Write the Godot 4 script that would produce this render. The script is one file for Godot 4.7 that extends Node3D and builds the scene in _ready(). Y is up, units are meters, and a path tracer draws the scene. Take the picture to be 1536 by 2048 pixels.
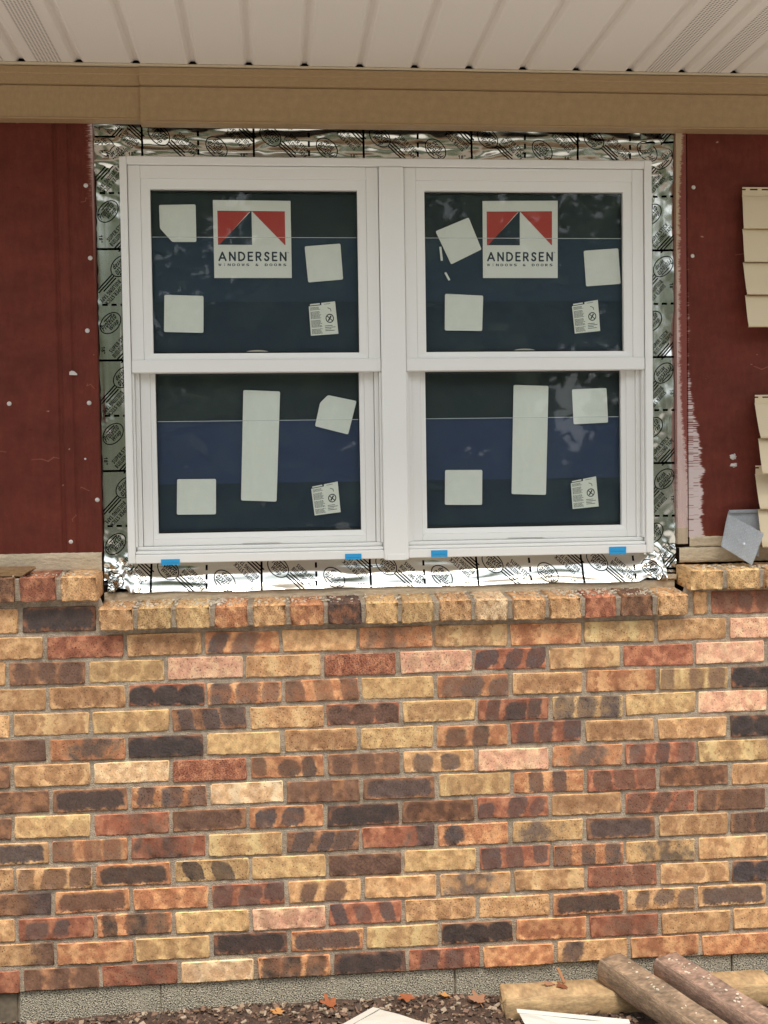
extends Node3D

# ---------------------------------------------------------------- helpers
var rng := RandomNumberGenerator.new()
var names := {}
var n_low: PackedByteArray
var n_mid: PackedByteArray
var n_fine: PackedByteArray
var n_cell: PackedByteArray
const NS := 512

func numbered(called: String) -> String:
	var k: int = names.get(called, 0)
	names[called] = k + 1
	return called if k == 0 else "%s_%03d" % [called, k]

func tag(o: Node3D, label: String, category: String, group := "", kind := "") -> Node3D:
	if label != "": o.set_meta("label", label)
	if category != "": o.set_meta("category", category)
	if group != "": o.set_meta("group", group)
	if kind != "": o.set_meta("kind", kind)
	return o

func thing(called: String, label: String, category: String, at := Vector3.ZERO, group := "") -> Node3D:
	var o := Node3D.new()
	o.name = numbered(called)
	add_child(o)
	o.position = at
	tag(o, label, category, group)
	return o

func obj(called: String, mesh: Mesh, m: Material, parent: Node = self) -> MeshInstance3D:
	var o := MeshInstance3D.new()
	o.name = numbered(called) if parent == self else called
	o.mesh = mesh
	o.material_override = m
	o.cast_shadow = GeometryInstance3D.SHADOW_CASTING_SETTING_ON
	parent.add_child(o, true)
	return o

func part(parent: Node, called: String, k := -1) -> Node3D:
	var o := Node3D.new()
	o.name = called if k <= 0 else "%s_%03d" % [called, k]
	parent.add_child(o, true)
	return o

func mat(r: float, g: float, b: float, rough := 0.8, metal := 0.0) -> StandardMaterial3D:
	var m := StandardMaterial3D.new()
	m.albedo_color = Color(r / 255.0, g / 255.0, b / 255.0)
	m.roughness = rough
	m.metallic = metal
	return m

func st_new(flat := true) -> SurfaceTool:
	var st := SurfaceTool.new()
	st.begin(Mesh.PRIMITIVE_TRIANGLES)
	st.set_smooth_group(-1 if flat else 0)
	return st

func fin(st: SurfaceTool) -> ArrayMesh:
	st.generate_normals()
	return st.commit()

# a, b, c, d run clockwise as seen from the front
func quad(st: SurfaceTool, a: Vector3, b: Vector3, c: Vector3, d: Vector3) -> void:
	st.set_uv(Vector2(0, 0)); st.add_vertex(a)
	st.set_uv(Vector2(1, 0)); st.add_vertex(b)
	st.set_uv(Vector2(1, 1)); st.add_vertex(c)
	st.set_uv(Vector2(0, 0)); st.add_vertex(a)
	st.set_uv(Vector2(1, 1)); st.add_vertex(c)
	st.set_uv(Vector2(0, 1)); st.add_vertex(d)

func tri(st: SurfaceTool, a: Vector3, b: Vector3, c: Vector3) -> void:
	st.set_uv(Vector2(0, 0)); st.add_vertex(a)
	st.set_uv(Vector2(1, 0)); st.add_vertex(b)
	st.set_uv(Vector2(1, 1)); st.add_vertex(c)

func face(st: SurfaceTool, a: Vector3, b: Vector3, c: Vector3, d: Vector3, mid: Vector3) -> void:
	# orders the quad so that it faces away from mid
	var n := (b - a).cross(c - a)
	if n.dot((a + b + c + d) / 4.0 - mid) > 0.0:
		quad(st, a, d, c, b)
	else:
		quad(st, a, b, c, d)

func face3(st: SurfaceTool, a: Vector3, b: Vector3, c: Vector3, mid: Vector3) -> void:
	var n := (b - a).cross(c - a)
	if n.dot((a + b + c) / 3.0 - mid) > 0.0:
		tri(st, a, c, b)
	else:
		tri(st, a, b, c)

# box with chamfered edges
func bbox(st: SurfaceTool, lo: Vector3, hi: Vector3, b := 0.0015) -> void:
	var mid := (lo + hi) / 2.0
	var e := (hi - lo) / 2.0
	b = minf(b, minf(e.x, minf(e.y, e.z)) * 0.6)
	for ax in 3:
		var u := (ax + 1) % 3
		var v := (ax + 2) % 3
		for s in [-1.0, 1.0]:
			var p: Array[Vector3] = []
			for q in [[-1, -1], [1, -1], [1, 1], [-1, 1]]:
				var w := Vector3.ZERO
				w[ax] = s * e[ax]
				w[u] = q[0] * (e[u] - b)
				w[v] = q[1] * (e[v] - b)
				p.append(mid + w)
			face(st, p[0], p[1], p[2], p[3], mid)
		for s in [-1.0, 1.0]:
			for t in [-1.0, 1.0]:
				var p: Array[Vector3] = []
				for q in [[0, -1], [0, 1], [1, 1], [1, -1]]:
					var w := Vector3.ZERO
					w[ax] = q[1] * (e[ax] - b)
					w[u] = s * (e[u] - (b if q[0] == 0 else 0.0))
					w[v] = t * (e[v] - (b if q[0] == 1 else 0.0))
					p.append(mid + w)
				face(st, p[0], p[1], p[2], p[3], mid)
	for sx in [-1.0, 1.0]:
		for sy in [-1.0, 1.0]:
			for sz in [-1.0, 1.0]:
				face3(st, mid + Vector3(sx * e.x, sy * (e.y - b), sz * (e.z - b)), mid + Vector3(sx * (e.x - b), sy * e.y, sz * (e.z - b)), mid + Vector3(sx * (e.x - b), sy * (e.y - b), sz * e.z), mid)

func box_obj(called: String, x0: float, x1: float, y0: float, y1: float, z0: float, z1: float, m: Material, parent: Node = self, b := 0.0015) -> MeshInstance3D:
	var st := st_new()
	bbox(st, Vector3(x0, y0, z0), Vector3(x1, y1, z1), b)
	return obj(called, fin(st), m, parent)

# flat outline (x, y) with a thickness along z, front at z1
func plate(pts: Array, z0: float, z1: float) -> ArrayMesh:
	var poly := PackedVector2Array(pts)
	var lo := Vector2(1e9, 1e9)
	var hi := -lo
	for p in poly:
		lo = lo.min(p); hi = hi.max(p)
	var st := st_new()
	var large := PackedVector2Array()
	for p in poly: large.append(p * 500.0)
	var tris := Geometry2D.triangulate_polygon(large)
	var c := Vector2.ZERO
	for p in poly: c += p / poly.size()
	for k in range(0, tris.size(), 3):
		var q: Array[Vector2] = [poly[tris[k]], poly[tris[k + 1]], poly[tris[k + 2]]]
		if (q[1] - q[0]).cross(q[2] - q[0]) > 0.0: q = [q[0], q[2], q[1]]
		for w in q:
			st.set_uv(Vector2((w.x - lo.x) / (hi.x - lo.x), 1.0 - (w.y - lo.y) / (hi.y - lo.y)))
			st.add_vertex(Vector3(w.x, w.y, z1))
	for k in poly.size():
		var a := poly[k]
		var b := poly[(k + 1) % poly.size()]
		face(st, Vector3(a.x, a.y, z0), Vector3(b.x, b.y, z0), Vector3(b.x, b.y, z1), Vector3(a.x, a.y, z1), Vector3(c.x, c.y, (z0 + z1) / 2))
	return fin(st)

# rows x columns of points as a smooth sheet
func sheet(P: Array, UV: Array, nu: int, nv: int) -> ArrayMesh:
	# P is indexed j * (nu + 1) + i, j running downwards and i to the right as seen from the front
	var st := st_new(false)
	for k in P.size():
		st.set_uv(UV[k])
		st.add_vertex(P[k])
	for j in nv:
		for i in nu:
			var a := j * (nu + 1) + i
			var b := a + nu + 1
			for q in [a, a + 1, b + 1, a, b + 1, b]: st.add_index(q)
	st.generate_normals()
	return st.commit()

func nz(f: PackedByteArray, i: int, j: int) -> float:
	return f[((j & 511) << 9) | (i & 511)] / 127.5 - 1.0

func noise_field(freq: float, sd: int, kind := FastNoiseLite.TYPE_SIMPLEX_SMOOTH, oct := 3) -> PackedByteArray:
	var n := FastNoiseLite.new()
	n.noise_type = kind
	n.frequency = freq
	n.seed = sd
	n.fractal_octaves = oct
	if oct == 1: n.fractal_type = FastNoiseLite.FRACTAL_NONE
	var im := n.get_seamless_image(NS, NS)
	im.convert(Image.FORMAT_L8)
	return im.get_data()

func fnoise(freq: float, sd: int, oct := 3) -> FastNoiseLite:
	var n := FastNoiseLite.new()
	n.noise_type = FastNoiseLite.TYPE_SIMPLEX_SMOOTH
	n.frequency = freq
	n.seed = sd
	n.fractal_octaves = oct
	return n

func tex(w: int, h: int, data: PackedByteArray, fmt := Image.FORMAT_RGB8) -> ImageTexture:
	var im := Image.create_from_data(w, h, false, fmt, data)
	im.generate_mipmaps()
	return ImageTexture.create_from_image(im)

# mottled colour texture with grain; sx and sy stretch the grain
func mottled(w: int, h: int, c: Color, amp_low: float, amp_mid: float, amp_fine: float, sx := 1, sy := 1, tint := Color(0, 0, 0), tint_amp := 0.0) -> ImageTexture:
	var d := PackedByteArray()
	d.resize(w * h * 3)
	var k := 0
	for j in h:
		for i in w:
			var a := nz(n_low, i * sx, j * sy)
			var b := nz(n_mid, i * sx + 91, j * sy + 17)
			var f := nz(n_fine, i * sx + 7, j * sy + 3)
			var s := 1.0 + amp_low * a + amp_mid * b + amp_fine * f
			var t := clampf(tint_amp * nz(n_low, i * sx + 211, j * sy + 101), 0.0, 1.0)
			d[k] = clampi(int((c.r * (1 - t) + tint.r * t) * s * 255.0), 0, 255)
			d[k + 1] = clampi(int((c.g * (1 - t) + tint.g * t) * s * 255.0), 0, 255)
			d[k + 2] = clampi(int((c.b * (1 - t) + tint.b * t) * s * 255.0), 0, 255)
			k += 3
	return tex(w, h, d)

func field_tex(f: PackedByteArray) -> ImageTexture:
	return tex(NS, NS, f, Image.FORMAT_L8)

# ---------------------------------------------------------------- raster print
class Canvas:
	var w: int
	var h: int
	var d: PackedByteArray
	func _init(ww: int, hh: int, c: Color) -> void:
		w = ww; h = hh
		var im := Image.create(w, h, false, Image.FORMAT_RGB8)
		im.fill(c)
		d = im.get_data()
	func px(x: int, y: int, c: Color, a := 1.0) -> void:
		if x < 0 or y < 0 or x >= w or y >= h: return
		var k := (y * w + x) * 3
		d[k] = int(lerpf(d[k], c.r * 255.0, a))
		d[k + 1] = int(lerpf(d[k + 1], c.g * 255.0, a))
		d[k + 2] = int(lerpf(d[k + 2], c.b * 255.0, a))
	func triangle(a: Vector2, b: Vector2, c: Vector2, col: Color, wrap := false) -> void:
		var lo := a.min(b).min(c)
		var hi := a.max(b).max(c)
		var ar := (b - a).cross(c - a)
		if absf(ar) < 1e-6: return
		for y in range(int(floor(lo.y)), int(ceil(hi.y)) + 1):
			for x in range(int(floor(lo.x)), int(ceil(hi.x)) + 1):
				var p := Vector2(x + 0.5, y + 0.5)
				var u := (b - p).cross(c - p) / ar
				var v := (c - p).cross(a - p) / ar
				if u >= -0.02 and v >= -0.02 and u + v <= 1.02:
					px(posmod(x, w) if wrap else x, y, col)
	func line(a: Vector2, b: Vector2, r: float, col: Color, wrap := false) -> void:
		var lo := a.min(b) - Vector2(r + 1, r + 1)
		var hi := a.max(b) + Vector2(r + 1, r + 1)
		var ab := b - a
		var l2 := maxf(ab.length_squared(), 1e-6)
		for y in range(int(lo.y), int(hi.y) + 1):
			for x in range(int(lo.x), int(hi.x) + 1):
				var p := Vector2(x + 0.5, y + 0.5)
				var t := clampf((p - a).dot(ab) / l2, 0, 1)
				var dd := (p - a - ab * t).length()
				if dd < r + 0.5: px(posmod(x, w) if wrap else x, y, col, clampf(r + 0.5 - dd, 0, 1))
	func poly(pts: Array, r: float, col: Color, wrap := false) -> void:
		for k in pts.size() - 1: line(pts[k], pts[k + 1], r, col, wrap)
	func rect(x0: float, y0: float, x1: float, y1: float, col: Color) -> void:
		for y in range(int(y0), int(y1)):
			for x in range(int(x0), int(x1)): px(x, y, col)
	func texture() -> ImageTexture:
		var im := Image.create_from_data(w, h, false, Image.FORMAT_RGB8, d)
		im.generate_mipmaps()
		return ImageTexture.create_from_image(im)

func text_tris(text: String, bold: bool) -> Array:
	var f := SystemFont.new()
	f.font_names = PackedStringArray(["Droid Sans"])
	f.font_weight = 700 if bold else 400
	var t := TextMesh.new()
	t.font = f
	t.text = text
	t.font_size = 32
	t.pixel_size = 1.0
	t.depth = 0.0
	t.curve_step = 2.0
	var a := t.get_mesh_arrays()
	var v: PackedVector3Array = a[Mesh.ARRAY_VERTEX]
	var ix = a[Mesh.ARRAY_INDEX]
	var out := []
	if ix == null or ix.size() == 0:
		for k in v.size(): out.append(Vector2(v[k].x, -v[k].y))
	else:
		for k in ix: out.append(Vector2(v[k].x, -v[k].y))
	return out

func print_text(cv: Canvas, text: String, at: Vector2, height: float, angle: float, col: Color, bold := true, shear := 0.0, wide := 0.0, wrap := false) -> void:
	var p := text_tris(text, bold)
	if p.is_empty(): return
	var lo := Vector2(1e9, 1e9)
	var hi := -lo
	for q in p:
		lo = lo.min(q); hi = hi.max(q)
	var s := height / (hi.y - lo.y)
	var sx := s if wide <= 0.0 else wide / (hi.x - lo.x)
	var c := (lo + hi) / 2.0
	for k in range(0, p.size() - 2, 3):
		var r: Array[Vector2] = []
		for e in 3:
			var q: Vector2 = p[k + e] - c
			q = Vector2(q.x * sx - q.y * s * shear, q.y * s).rotated(angle)
			r.append(q + at)
		cv.triangle(r[0], r[1], r[2], col, wrap)

# ---------------------------------------------------------------- materials shared
var white_vinyl: StandardMaterial3D
var brick_mat: StandardMaterial3D
var mortar_mat: StandardMaterial3D
var cream_wood: StandardMaterial3D
var nail_mat: StandardMaterial3D
var vinyl_tan: StandardMaterial3D

func _ready() -> void:
	rng.seed = 20240611
	set_stage()
	n_low = noise_field(0.012, 3, FastNoiseLite.TYPE_SIMPLEX_SMOOTH, 3)
	n_mid = noise_field(0.05, 5, FastNoiseLite.TYPE_SIMPLEX_SMOOTH, 3)
	n_fine = noise_field(0.22, 9, FastNoiseLite.TYPE_SIMPLEX_SMOOTH, 2)
	n_cell = noise_field(0.09, 12, FastNoiseLite.TYPE_CELLULAR, 1)
	make_materials()
	build_ground()
	build_wall_core()
	build_brickwork()
	build_foundation()
	build_siding_panels()
	build_eaves()
	build_foil()
	build_window()
	build_stickers()
	build_offcuts()
	build_timbers()
	build_litter()
	build_woods()

# ---------------------------------------------------------------- camera, sky, light
func set_stage() -> void:
	var cam := Camera3D.new()
	cam.name = "camera"
	cam.fov = 47.027
	cam.keep_aspect = Camera3D.KEEP_HEIGHT
	cam.near = 0.05
	cam.far = 400.0
	cam.position = Vector3(0, 1.36288, 3.12375)
	cam.rotation_order = EULER_ORDER_YXZ
	cam.rotation = Vector3(-0.0369824, -0.0915372, -0.0146278)
	add_child(cam)
	cam.current = true
	var sky_mat := ProceduralSkyMaterial.new()
	sky_mat.sky_top_color = Color(0.80, 0.83, 0.86)
	sky_mat.sky_horizon_color = Color(0.90, 0.91, 0.90)
	sky_mat.sky_curve = 0.15
	sky_mat.ground_bottom_color = Color(0.16, 0.17, 0.12)
	sky_mat.ground_horizon_color = Color(0.24, 0.26, 0.18)
	sky_mat.sun_angle_max = 1.0
	sky_mat.energy_multiplier = 1.0
	var sky := Sky.new()
	sky.sky_material = sky_mat
	var env := Environment.new()
	env.background_mode = Environment.BG_SKY
	env.sky = sky
	env.tonemap_mode = Environment.TONE_MAPPER_LINEAR
	env.tonemap_exposure = 2.55
	env.ambient_light_source = Environment.AMBIENT_SOURCE_SKY
	env.sdfgi_enabled = true
	env.ssao_enabled = true
	env.ssil_enabled = true
	var we := WorldEnvironment.new()
	we.name = "world_environment"
	we.environment = env
	add_child(we)
	var sun := DirectionalLight3D.new()
	sun.name = "sun"
	sun.light_energy = 0.45
	sun.light_angular_distance = 20.0
	sun.light_color = Color(1.0, 0.975, 0.94)
	sun.shadow_enabled = true
	sun.rotation_degrees = Vector3(-64, 10, 0)
	add_child(sun)

func make_materials() -> void:
	white_vinyl = mat(228, 226, 222, 0.38)
	nail_mat = mat(196, 188, 182, 0.45)
	cream_wood = mat(255, 255, 255, 0.85)
	cream_wood.albedo_texture = mottled(512, 128, Color(0.76, 0.69, 0.585), 0.05, 0.05, 0.05, 1, 4, Color(0.56, 0.48, 0.4), 0.3)
	cream_wood.heightmap_enabled = true
	cream_wood.heightmap_texture = field_tex(n_mid)
	cream_wood.heightmap_scale = 0.15
	vinyl_tan = mat(203, 184, 152, 0.5)
	vinyl_tan.heightmap_enabled = true
	vinyl_tan.heightmap_texture = field_tex(n_fine)
	vinyl_tan.heightmap_scale = 0.01
	mortar_mat = mat(255, 255, 255, 0.95)
	mortar_mat.albedo_texture = mottled(512, 512, Color(0.645, 0.585, 0.51), 0.12, 0.12, 0.14, 1, 1, Color(0.5, 0.43, 0.35), 0.6)
	mortar_mat.uv1_triplanar = true
	mortar_mat.uv1_world_triplanar = true
	mortar_mat.uv1_scale = Vector3(2.2, 2.2, 2.2)
	mortar_mat.heightmap_enabled = true
	mortar_mat.heightmap_texture = field_tex(n_fine)
	mortar_mat.heightmap_scale = 0.25

# ---------------------------------------------------------------- ground
var ground_n := FastNoiseLite.new()
func ground_y(x: float, z: float) -> float:
	var y := -0.072
	if x < -0.2: y -= 0.012 * clampf((-0.2 - x) / 0.4, 0, 1)
	if x > 0.45: y -= 0.016 * clampf((x - 0.45) / 0.15, 0, 1)
	y += 0.008 * ground_n.get_noise_2d(x * 9.0, z * 9.0) + 0.004 * ground_n.get_noise_2d(x * 40.0, z * 40.0)
	return y - 0.03 * clampf(z - 0.3, 0, 2)

func build_ground() -> void:
	ground_n.seed = 31
	ground_n.frequency = 1.0
	var soil := mat(255, 255, 255, 0.95)
	soil.albedo_texture = mottled(512, 256, Color(0.33, 0.25, 0.2), 0.2, 0.25, 0.3, 1, 1, Color(0.5, 0.4, 0.32), 0.6)
	soil.uv1_triplanar = true
	soil.uv1_world_triplanar = true
	soil.uv1_scale = Vector3(3, 3, 3)
	soil.heightmap_enabled = true
	soil.heightmap_texture = field_tex(n_fine)
	soil.heightmap_scale = 0.6
	var P := []
	var UV := []
	var nu := 170
	var nv := 40
	for j in nv + 1:
		var z := -0.05 + pow(float(j) / nv, 1.6) * 1.5
		for i in nu + 1:
			var x := -2.0 + 5.0 * i / nu
			P.append(Vector3(x, ground_y(x, z), z))
			UV.append(Vector2(x, z))
	var soil_o := obj("ground", sheet(P, UV, nu, nv), soil)
	tag(soil_o, "bare brown soil strewn with bark along the foundation", "", "", "structure")
	# the unseen yard: one sheet to the horizon, made pale to bounce light
	var reflector := mat(255, 255, 255, 0.95)
	reflector.albedo_texture = mottled(256, 256, Color(0.725, 0.70, 0.67), 0.06, 0.08, 0.1, 1, 1, Color(0.66, 0.6, 0.53), 0.5)
	reflector.uv1_triplanar = true
	reflector.uv1_world_triplanar = true
	reflector.uv1_scale = Vector3(0.8, 0.8, 0.8)
	var st := st_new()
	quad(st, Vector3(-150, -0.135, -40), Vector3(150, -0.135, -40), Vector3(150, -0.135, 200), Vector3(-150, -0.135, 200))
	var lo := obj("yard", fin(st), reflector)
	tag(lo, "unseen yard before the house, a pale gravel of the yard before the house", "", "", "structure")

# ---------------------------------------------------------------- wall core (sheathing and the room behind the window)
func build_wall_core() -> void:
	var dark_wood := mat(74, 52, 40, 0.9)
	var st := st_new()
	# sheathing round the window opening
	bbox(st, Vector3(-1.4, 0.98, -0.16), Vector3(-0.385, 2.62, -0.116), 0.0)
	bbox(st, Vector3(1.036, 0.98, -0.16), Vector3(2.0, 2.62, -0.116), 0.0)
	bbox(st, Vector3(-0.385, 2.186, -0.16), Vector3(1.036, 2.62, -0.116), 0.0)
	bbox(st, Vector3(-0.385, 0.98, -0.16), Vector3(1.036, 1.128, -0.116), 0.0)
	var sh := obj("wall_sheathing", fin(st), dark_wood)
	tag(sh, "dark wood sheathing behind the foil and siding", "", "", "structure")
	var plaster := mat(120, 118, 112, 0.9)
	st = st_new()
	bbox(st, Vector3(-1.4, -0.12, -0.16), Vector3(2.0, 0.98, -0.105), 0.0)
	bbox(st, Vector3(-1.4, -0.12, -2.5), Vector3(-1.35, 2.62, -0.16), 0.0)
	bbox(st, Vector3(1.95, -0.12, -2.5), Vector3(2.0, 2.62, -0.16), 0.0)
	bbox(st, Vector3(-1.4, -0.12, -2.55), Vector3(2.0, 2.62, -2.5), 0.0)
	bbox(st, Vector3(-1.35, 2.52, -2.5), Vector3(1.95, 2.62, -0.16), 0.0)
	bbox(st, Vector3(-1.35, -0.12, -2.5), Vector3(1.95, -0.07, -0.16), 0.0)
	var rm := obj("room_wall", fin(st), plaster)
	tag(rm, "unlit room behind the window panes", "", "", "structure")

# ---------------------------------------------------------------- bricks
const CW := 160
const CH := 50
const COLS := 12
const ROWS := 22
var atlas: PackedByteArray
var atlas_h: PackedByteArray
var atlas_r: PackedByteArray
var cell_no := 0

const BASE := {
	"t": [0.73, 0.55, 0.38], "y": [0.755, 0.595, 0.41], "o": [0.71, 0.475, 0.33], "r": [0.605, 0.37, 0.275],
	"p": [0.85, 0.635, 0.515], "b": [0.49, 0.35, 0.265], "n": [0.83, 0.67, 0.50], "d": [0.34, 0.265, 0.23]}
const SECOND := {
	"t": [0.82, 0.645, 0.46], "y": [0.83, 0.68, 0.475], "o": [0.82, 0.60, 0.42], "r": [0.72, 0.48, 0.355],
	"p": [0.90, 0.72, 0.57], "b": [0.62, 0.44, 0.315], "n": [0.90, 0.765, 0.60], "d": [0.54, 0.36, 0.265]}

func sst(a: float, b: float, x: float) -> float:
	var t := clampf((x - a) / (b - a), 0.0, 1.0)
	return t * t * (3.0 - 2.0 * t)

func paint_cell(code: String) -> Rect2:
	var c := cell_no
	cell_no += 1
	var cx := (c % COLS) * CW
	var cy := (c / COLS) * CH
	var W := COLS * CW
	var base: Array = BASE[code[0]]
	var sec: Array = SECOND[code[0]]
	var pat := code[1]
	var ox := rng.randi_range(0, 511)
	var oy := rng.randi_range(0, 511)
	var tone := rng.randf_range(0.92, 1.06)
	var darks := [[0.33, 0.27, 0.255], [0.25, 0.205, 0.19], [0.40, 0.29, 0.235], [0.29, 0.25, 0.25]]
	var dk: Array = darks[rng.randi_range(0, 3)]
	if code[0] == "d": dk = darks[1]
	var pale := [minf(sec[0] * 1.12, 0.9), minf(sec[1] * 1.18, 0.8), minf(sec[2] * 1.2, 0.66)]
	var spots := []
	match pat:
		"3":
			for q in 3: spots.append([0.19 + 0.31 * q + rng.randf_range(-0.05, 0.05), 0.5 + rng.randf_range(-0.12, 0.12), rng.randf_range(0.085, 0.155), rng.randf_range(0.34, 0.55), rng.randf_range(0.55, 1.0)])
		"2":
			var off := rng.randf_range(0.2, 0.32)
			for q in 2: spots.append([off + (0.33 if q == 1 else 0.0) + rng.randf_range(-0.03, 0.03), 0.5 + rng.randf_range(-0.05, 0.1), rng.randf_range(0.085, 0.15), rng.randf_range(0.33, 0.55), rng.randf_range(0.65, 1.0)])
		"B":
			for q in 3: spots.append([0.2 + 0.3 * q, 0.52 + rng.randf_range(-0.06, 0.06), rng.randf_range(0.155, 0.185), rng.randf_range(0.40, 0.47), 1.0])
		"V":
			for q in 3: spots.append([0.16 + 0.33 * q + rng.randf_range(-0.05, 0.05), 0.5, rng.randf_range(0.08, 0.14), 1.3, rng.randf_range(0.55, 1.0)])
		"c":
			for q in 3: spots.append([0.2 + 0.3 * q + rng.randf_range(-0.04, 0.04), 0.52 + rng.randf_range(-0.05, 0.05), rng.randf_range(0.09, 0.12), rng.randf_range(0.28, 0.38), 1.0])
		"L": spots.append([0.24, 0.5, 0.13, 0.42, 1.0])
	var st_off := rng.randf_range(0.0, 1.0)
	var pw := rng.randf_range(2.2, 5.0)
	var soft := rng.randf_range(0.06, 0.22)
	var lean := rng.randf_range(-0.12, 0.12)
	var pit_rate := rng.randf_range(-0.74, -0.52)
	for j in CH:
		var v := (j + 0.5) / CH
		for i in CW:
			var u := (i + 0.5) / CW
			var a := nz(n_low, i * 2 + ox, j * 2 + oy)
			var b := nz(n_mid, i + oy, j + ox)
			var f := nz(n_fine, i + ox, j + oy)
			var f2 := nz(n_fine, i + oy, j * 2 + ox)
			var g := nz(n_mid, i * 3 + 77 + ox, j * 3 + oy)
			var m := 0.0
			var weak := 0.0
			var lift := 0.0
			var uu := u + 0.018 * b
			var vv := v + 0.07 * b + 0.03 * g
			match pat:
				"O", "o":
					var dx := maxf(absf(uu - 0.5) - 0.34, 0.0) / 0.36
					var dy := maxf(absf(vv - 0.5) - 0.14, 0.0)
					var dd := sqrt(dx * dx + dy * dy)
					var q := 1.0 - sst(0.14, 0.24, dd + 0.03 * g)
					if pat == "O": m = q * (0.85 + 0.15 * a)
					else:
						weak = q * 0.5
						lift = -0.3 * q
				"3", "2", "L":
					for s in spots:
						var ex: float = absf(uu - s[0] + lean * (vv - 0.5)) / s[2]
						var ey: float = absf(vv - s[1]) / s[3]
						var dd := pow(pow(ex, pw) + pow(ey, pw), 1.0 / pw) + 0.07 * g
						m = maxf(m, (1.0 - sst(1.0 - soft, 1.0 + soft, dd)) * float(s[4]) * (0.86 + 0.3 * a + 0.15 * b))
				"B":
					for s in spots:
						var ex: float = absf(uu - s[0]) / s[2]
						var ey: float = absf(vv - s[1]) / s[3]
						var dd := sqrt(ex * ex + ey * ey) + 0.12 * b
						m = maxf(m, 1.0 - sst(0.85, 1.15, dd))
						lift = maxf(lift, 1.0 - dd)
				"V":
					for s in spots:
						var ex: float = absf(uu - s[0] + lean * 0.4 * (v - 0.5)) / (s[2] * (1.05 - 0.7 * (v - 0.5) * (v - 0.5) + 0.15 * g))
						m = maxf(m, (1.0 - sst(0.95 - soft, 1.05 + soft, ex)) * float(s[4]) * (0.75 + 0.45 * a + 0.2 * b))
					weak = -(0.5 + 0.5 * a) * sst(0.80, 0.97, cos((uu * 3.0 + st_off + 0.05 * a) * TAU))
				"v":
					weak = -0.75 * sst(0.55, 0.9, cos((uu * 2.0 + st_off) * TAU + b)) + 0.25 * sst(0.2, 0.9, -cos((uu * 2.0 + st_off) * TAU))
				"c":
					for s in spots:
						var ex: float = (uu - s[0]) / s[2]
						var ey: float = (vv - s[1]) / s[3]
						var dd := sqrt(ex * ex + ey * ey)
						weak = maxf(weak, (0.30 + 0.25 * a) * (1.0 - sst(0.85, 1.1, dd)) + maxf(0.0, 0.12 + 0.4 * b) * (1.0 - sst(0.0, 0.14, absf(dd - 0.97))))
					lift = -0.3 * weak
				"M":
					m = 0.8 * sst(-0.1, 1.25, 0.9 * a + 0.45 * b + 0.95 - 2.3 * absf(u - 0.5 - 0.3 * (st_off - 0.5)))
				"H":
					m = sst(0.0, 0.6, (u - 0.55) * 2.2 + 0.4 * a + 0.35 * b) * 0.9
				"w":
					weak = -0.9 * sst(0.1, 0.6, f2 * 0.7 + b * 0.4)
			var mixs := sst(-0.35, 0.55, a + 0.4 * b)
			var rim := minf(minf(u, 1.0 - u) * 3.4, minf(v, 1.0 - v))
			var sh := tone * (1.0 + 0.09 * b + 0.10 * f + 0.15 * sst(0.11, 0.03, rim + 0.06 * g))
			if pat == "h" or pat == "w": sh *= 1.0 + 0.11 * f2
			var cr: float = lerpf(base[0], sec[0], mixs) * sh
			var cg: float = lerpf(base[1], sec[1], mixs) * sh
			var cb: float = lerpf(base[2], sec[2], mixs) * sh
			var third := 0.42 * sst(0.05, 0.7, nz(n_low, i * 2 + ox + 257, j + oy + 129) + 0.25 * b)
			cr = lerpf(cr, pale[0], third * 0.6); cg = lerpf(cg, pale[1], third * 0.6); cb = lerpf(cb, pale[2], third * 0.6)
			if weak > 0.0:
				cr *= 1.0 - 0.30 * weak; cg *= 1.0 - 0.36 * weak; cb *= 1.0 - 0.36 * weak
			elif weak < 0.0:
				cr = lerpf(cr, pale[0], -weak * 0.75); cg = lerpf(cg, pale[1], -weak * 0.75); cb = lerpf(cb, pale[2], -weak * 0.75)
			m = clampf(m, 0.0, 1.0)
			if m > 0.0:
				var ds := 1.0 + 0.16 * g + 0.12 * f + 0.12 * a
				cr = lerpf(cr, dk[0] * ds, m * 0.93); cg = lerpf(cg, dk[1] * ds, m * 0.93); cb = lerpf(cb, dk[2] * ds, m * 0.93)
			# scorch streaks and pits
			var pit := 0.0
			var cl := nz(n_fine, i + oy + 37, j + ox + 91)
			if cl < pit_rate: pit = sst(pit_rate, pit_rate - 0.12, cl)
			if pat == "h":
				var q := nz(n_fine, i + oy + 140, j * 3 + ox)
				if q < -0.42: pit = maxf(pit, 0.8 * sst(-0.42, -0.6, q))
			elif pat == "w":
				if f2 < -0.35: pit = maxf(pit, 0.6)
			elif g < -0.66 and b < -0.1: pit = maxf(pit, 0.4)
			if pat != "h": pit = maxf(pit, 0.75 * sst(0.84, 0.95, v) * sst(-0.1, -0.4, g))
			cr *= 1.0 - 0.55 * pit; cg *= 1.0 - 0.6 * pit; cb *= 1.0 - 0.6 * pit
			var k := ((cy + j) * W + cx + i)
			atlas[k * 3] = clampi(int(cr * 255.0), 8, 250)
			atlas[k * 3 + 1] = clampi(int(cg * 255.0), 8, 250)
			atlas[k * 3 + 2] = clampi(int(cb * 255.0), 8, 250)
			var hh := 0.55 + 0.10 * b + 0.07 * f + 0.05 * g - 0.4 * pit + 0.12 * m + 0.15 * lift
			if pat == "B": hh += 0.2 * m * (b + 0.5 * g)
			elif pat == "h" or pat == "w": hh += 0.16 * f2
			atlas_h[k] = clampi(int(hh * 255.0), 0, 255)
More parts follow.
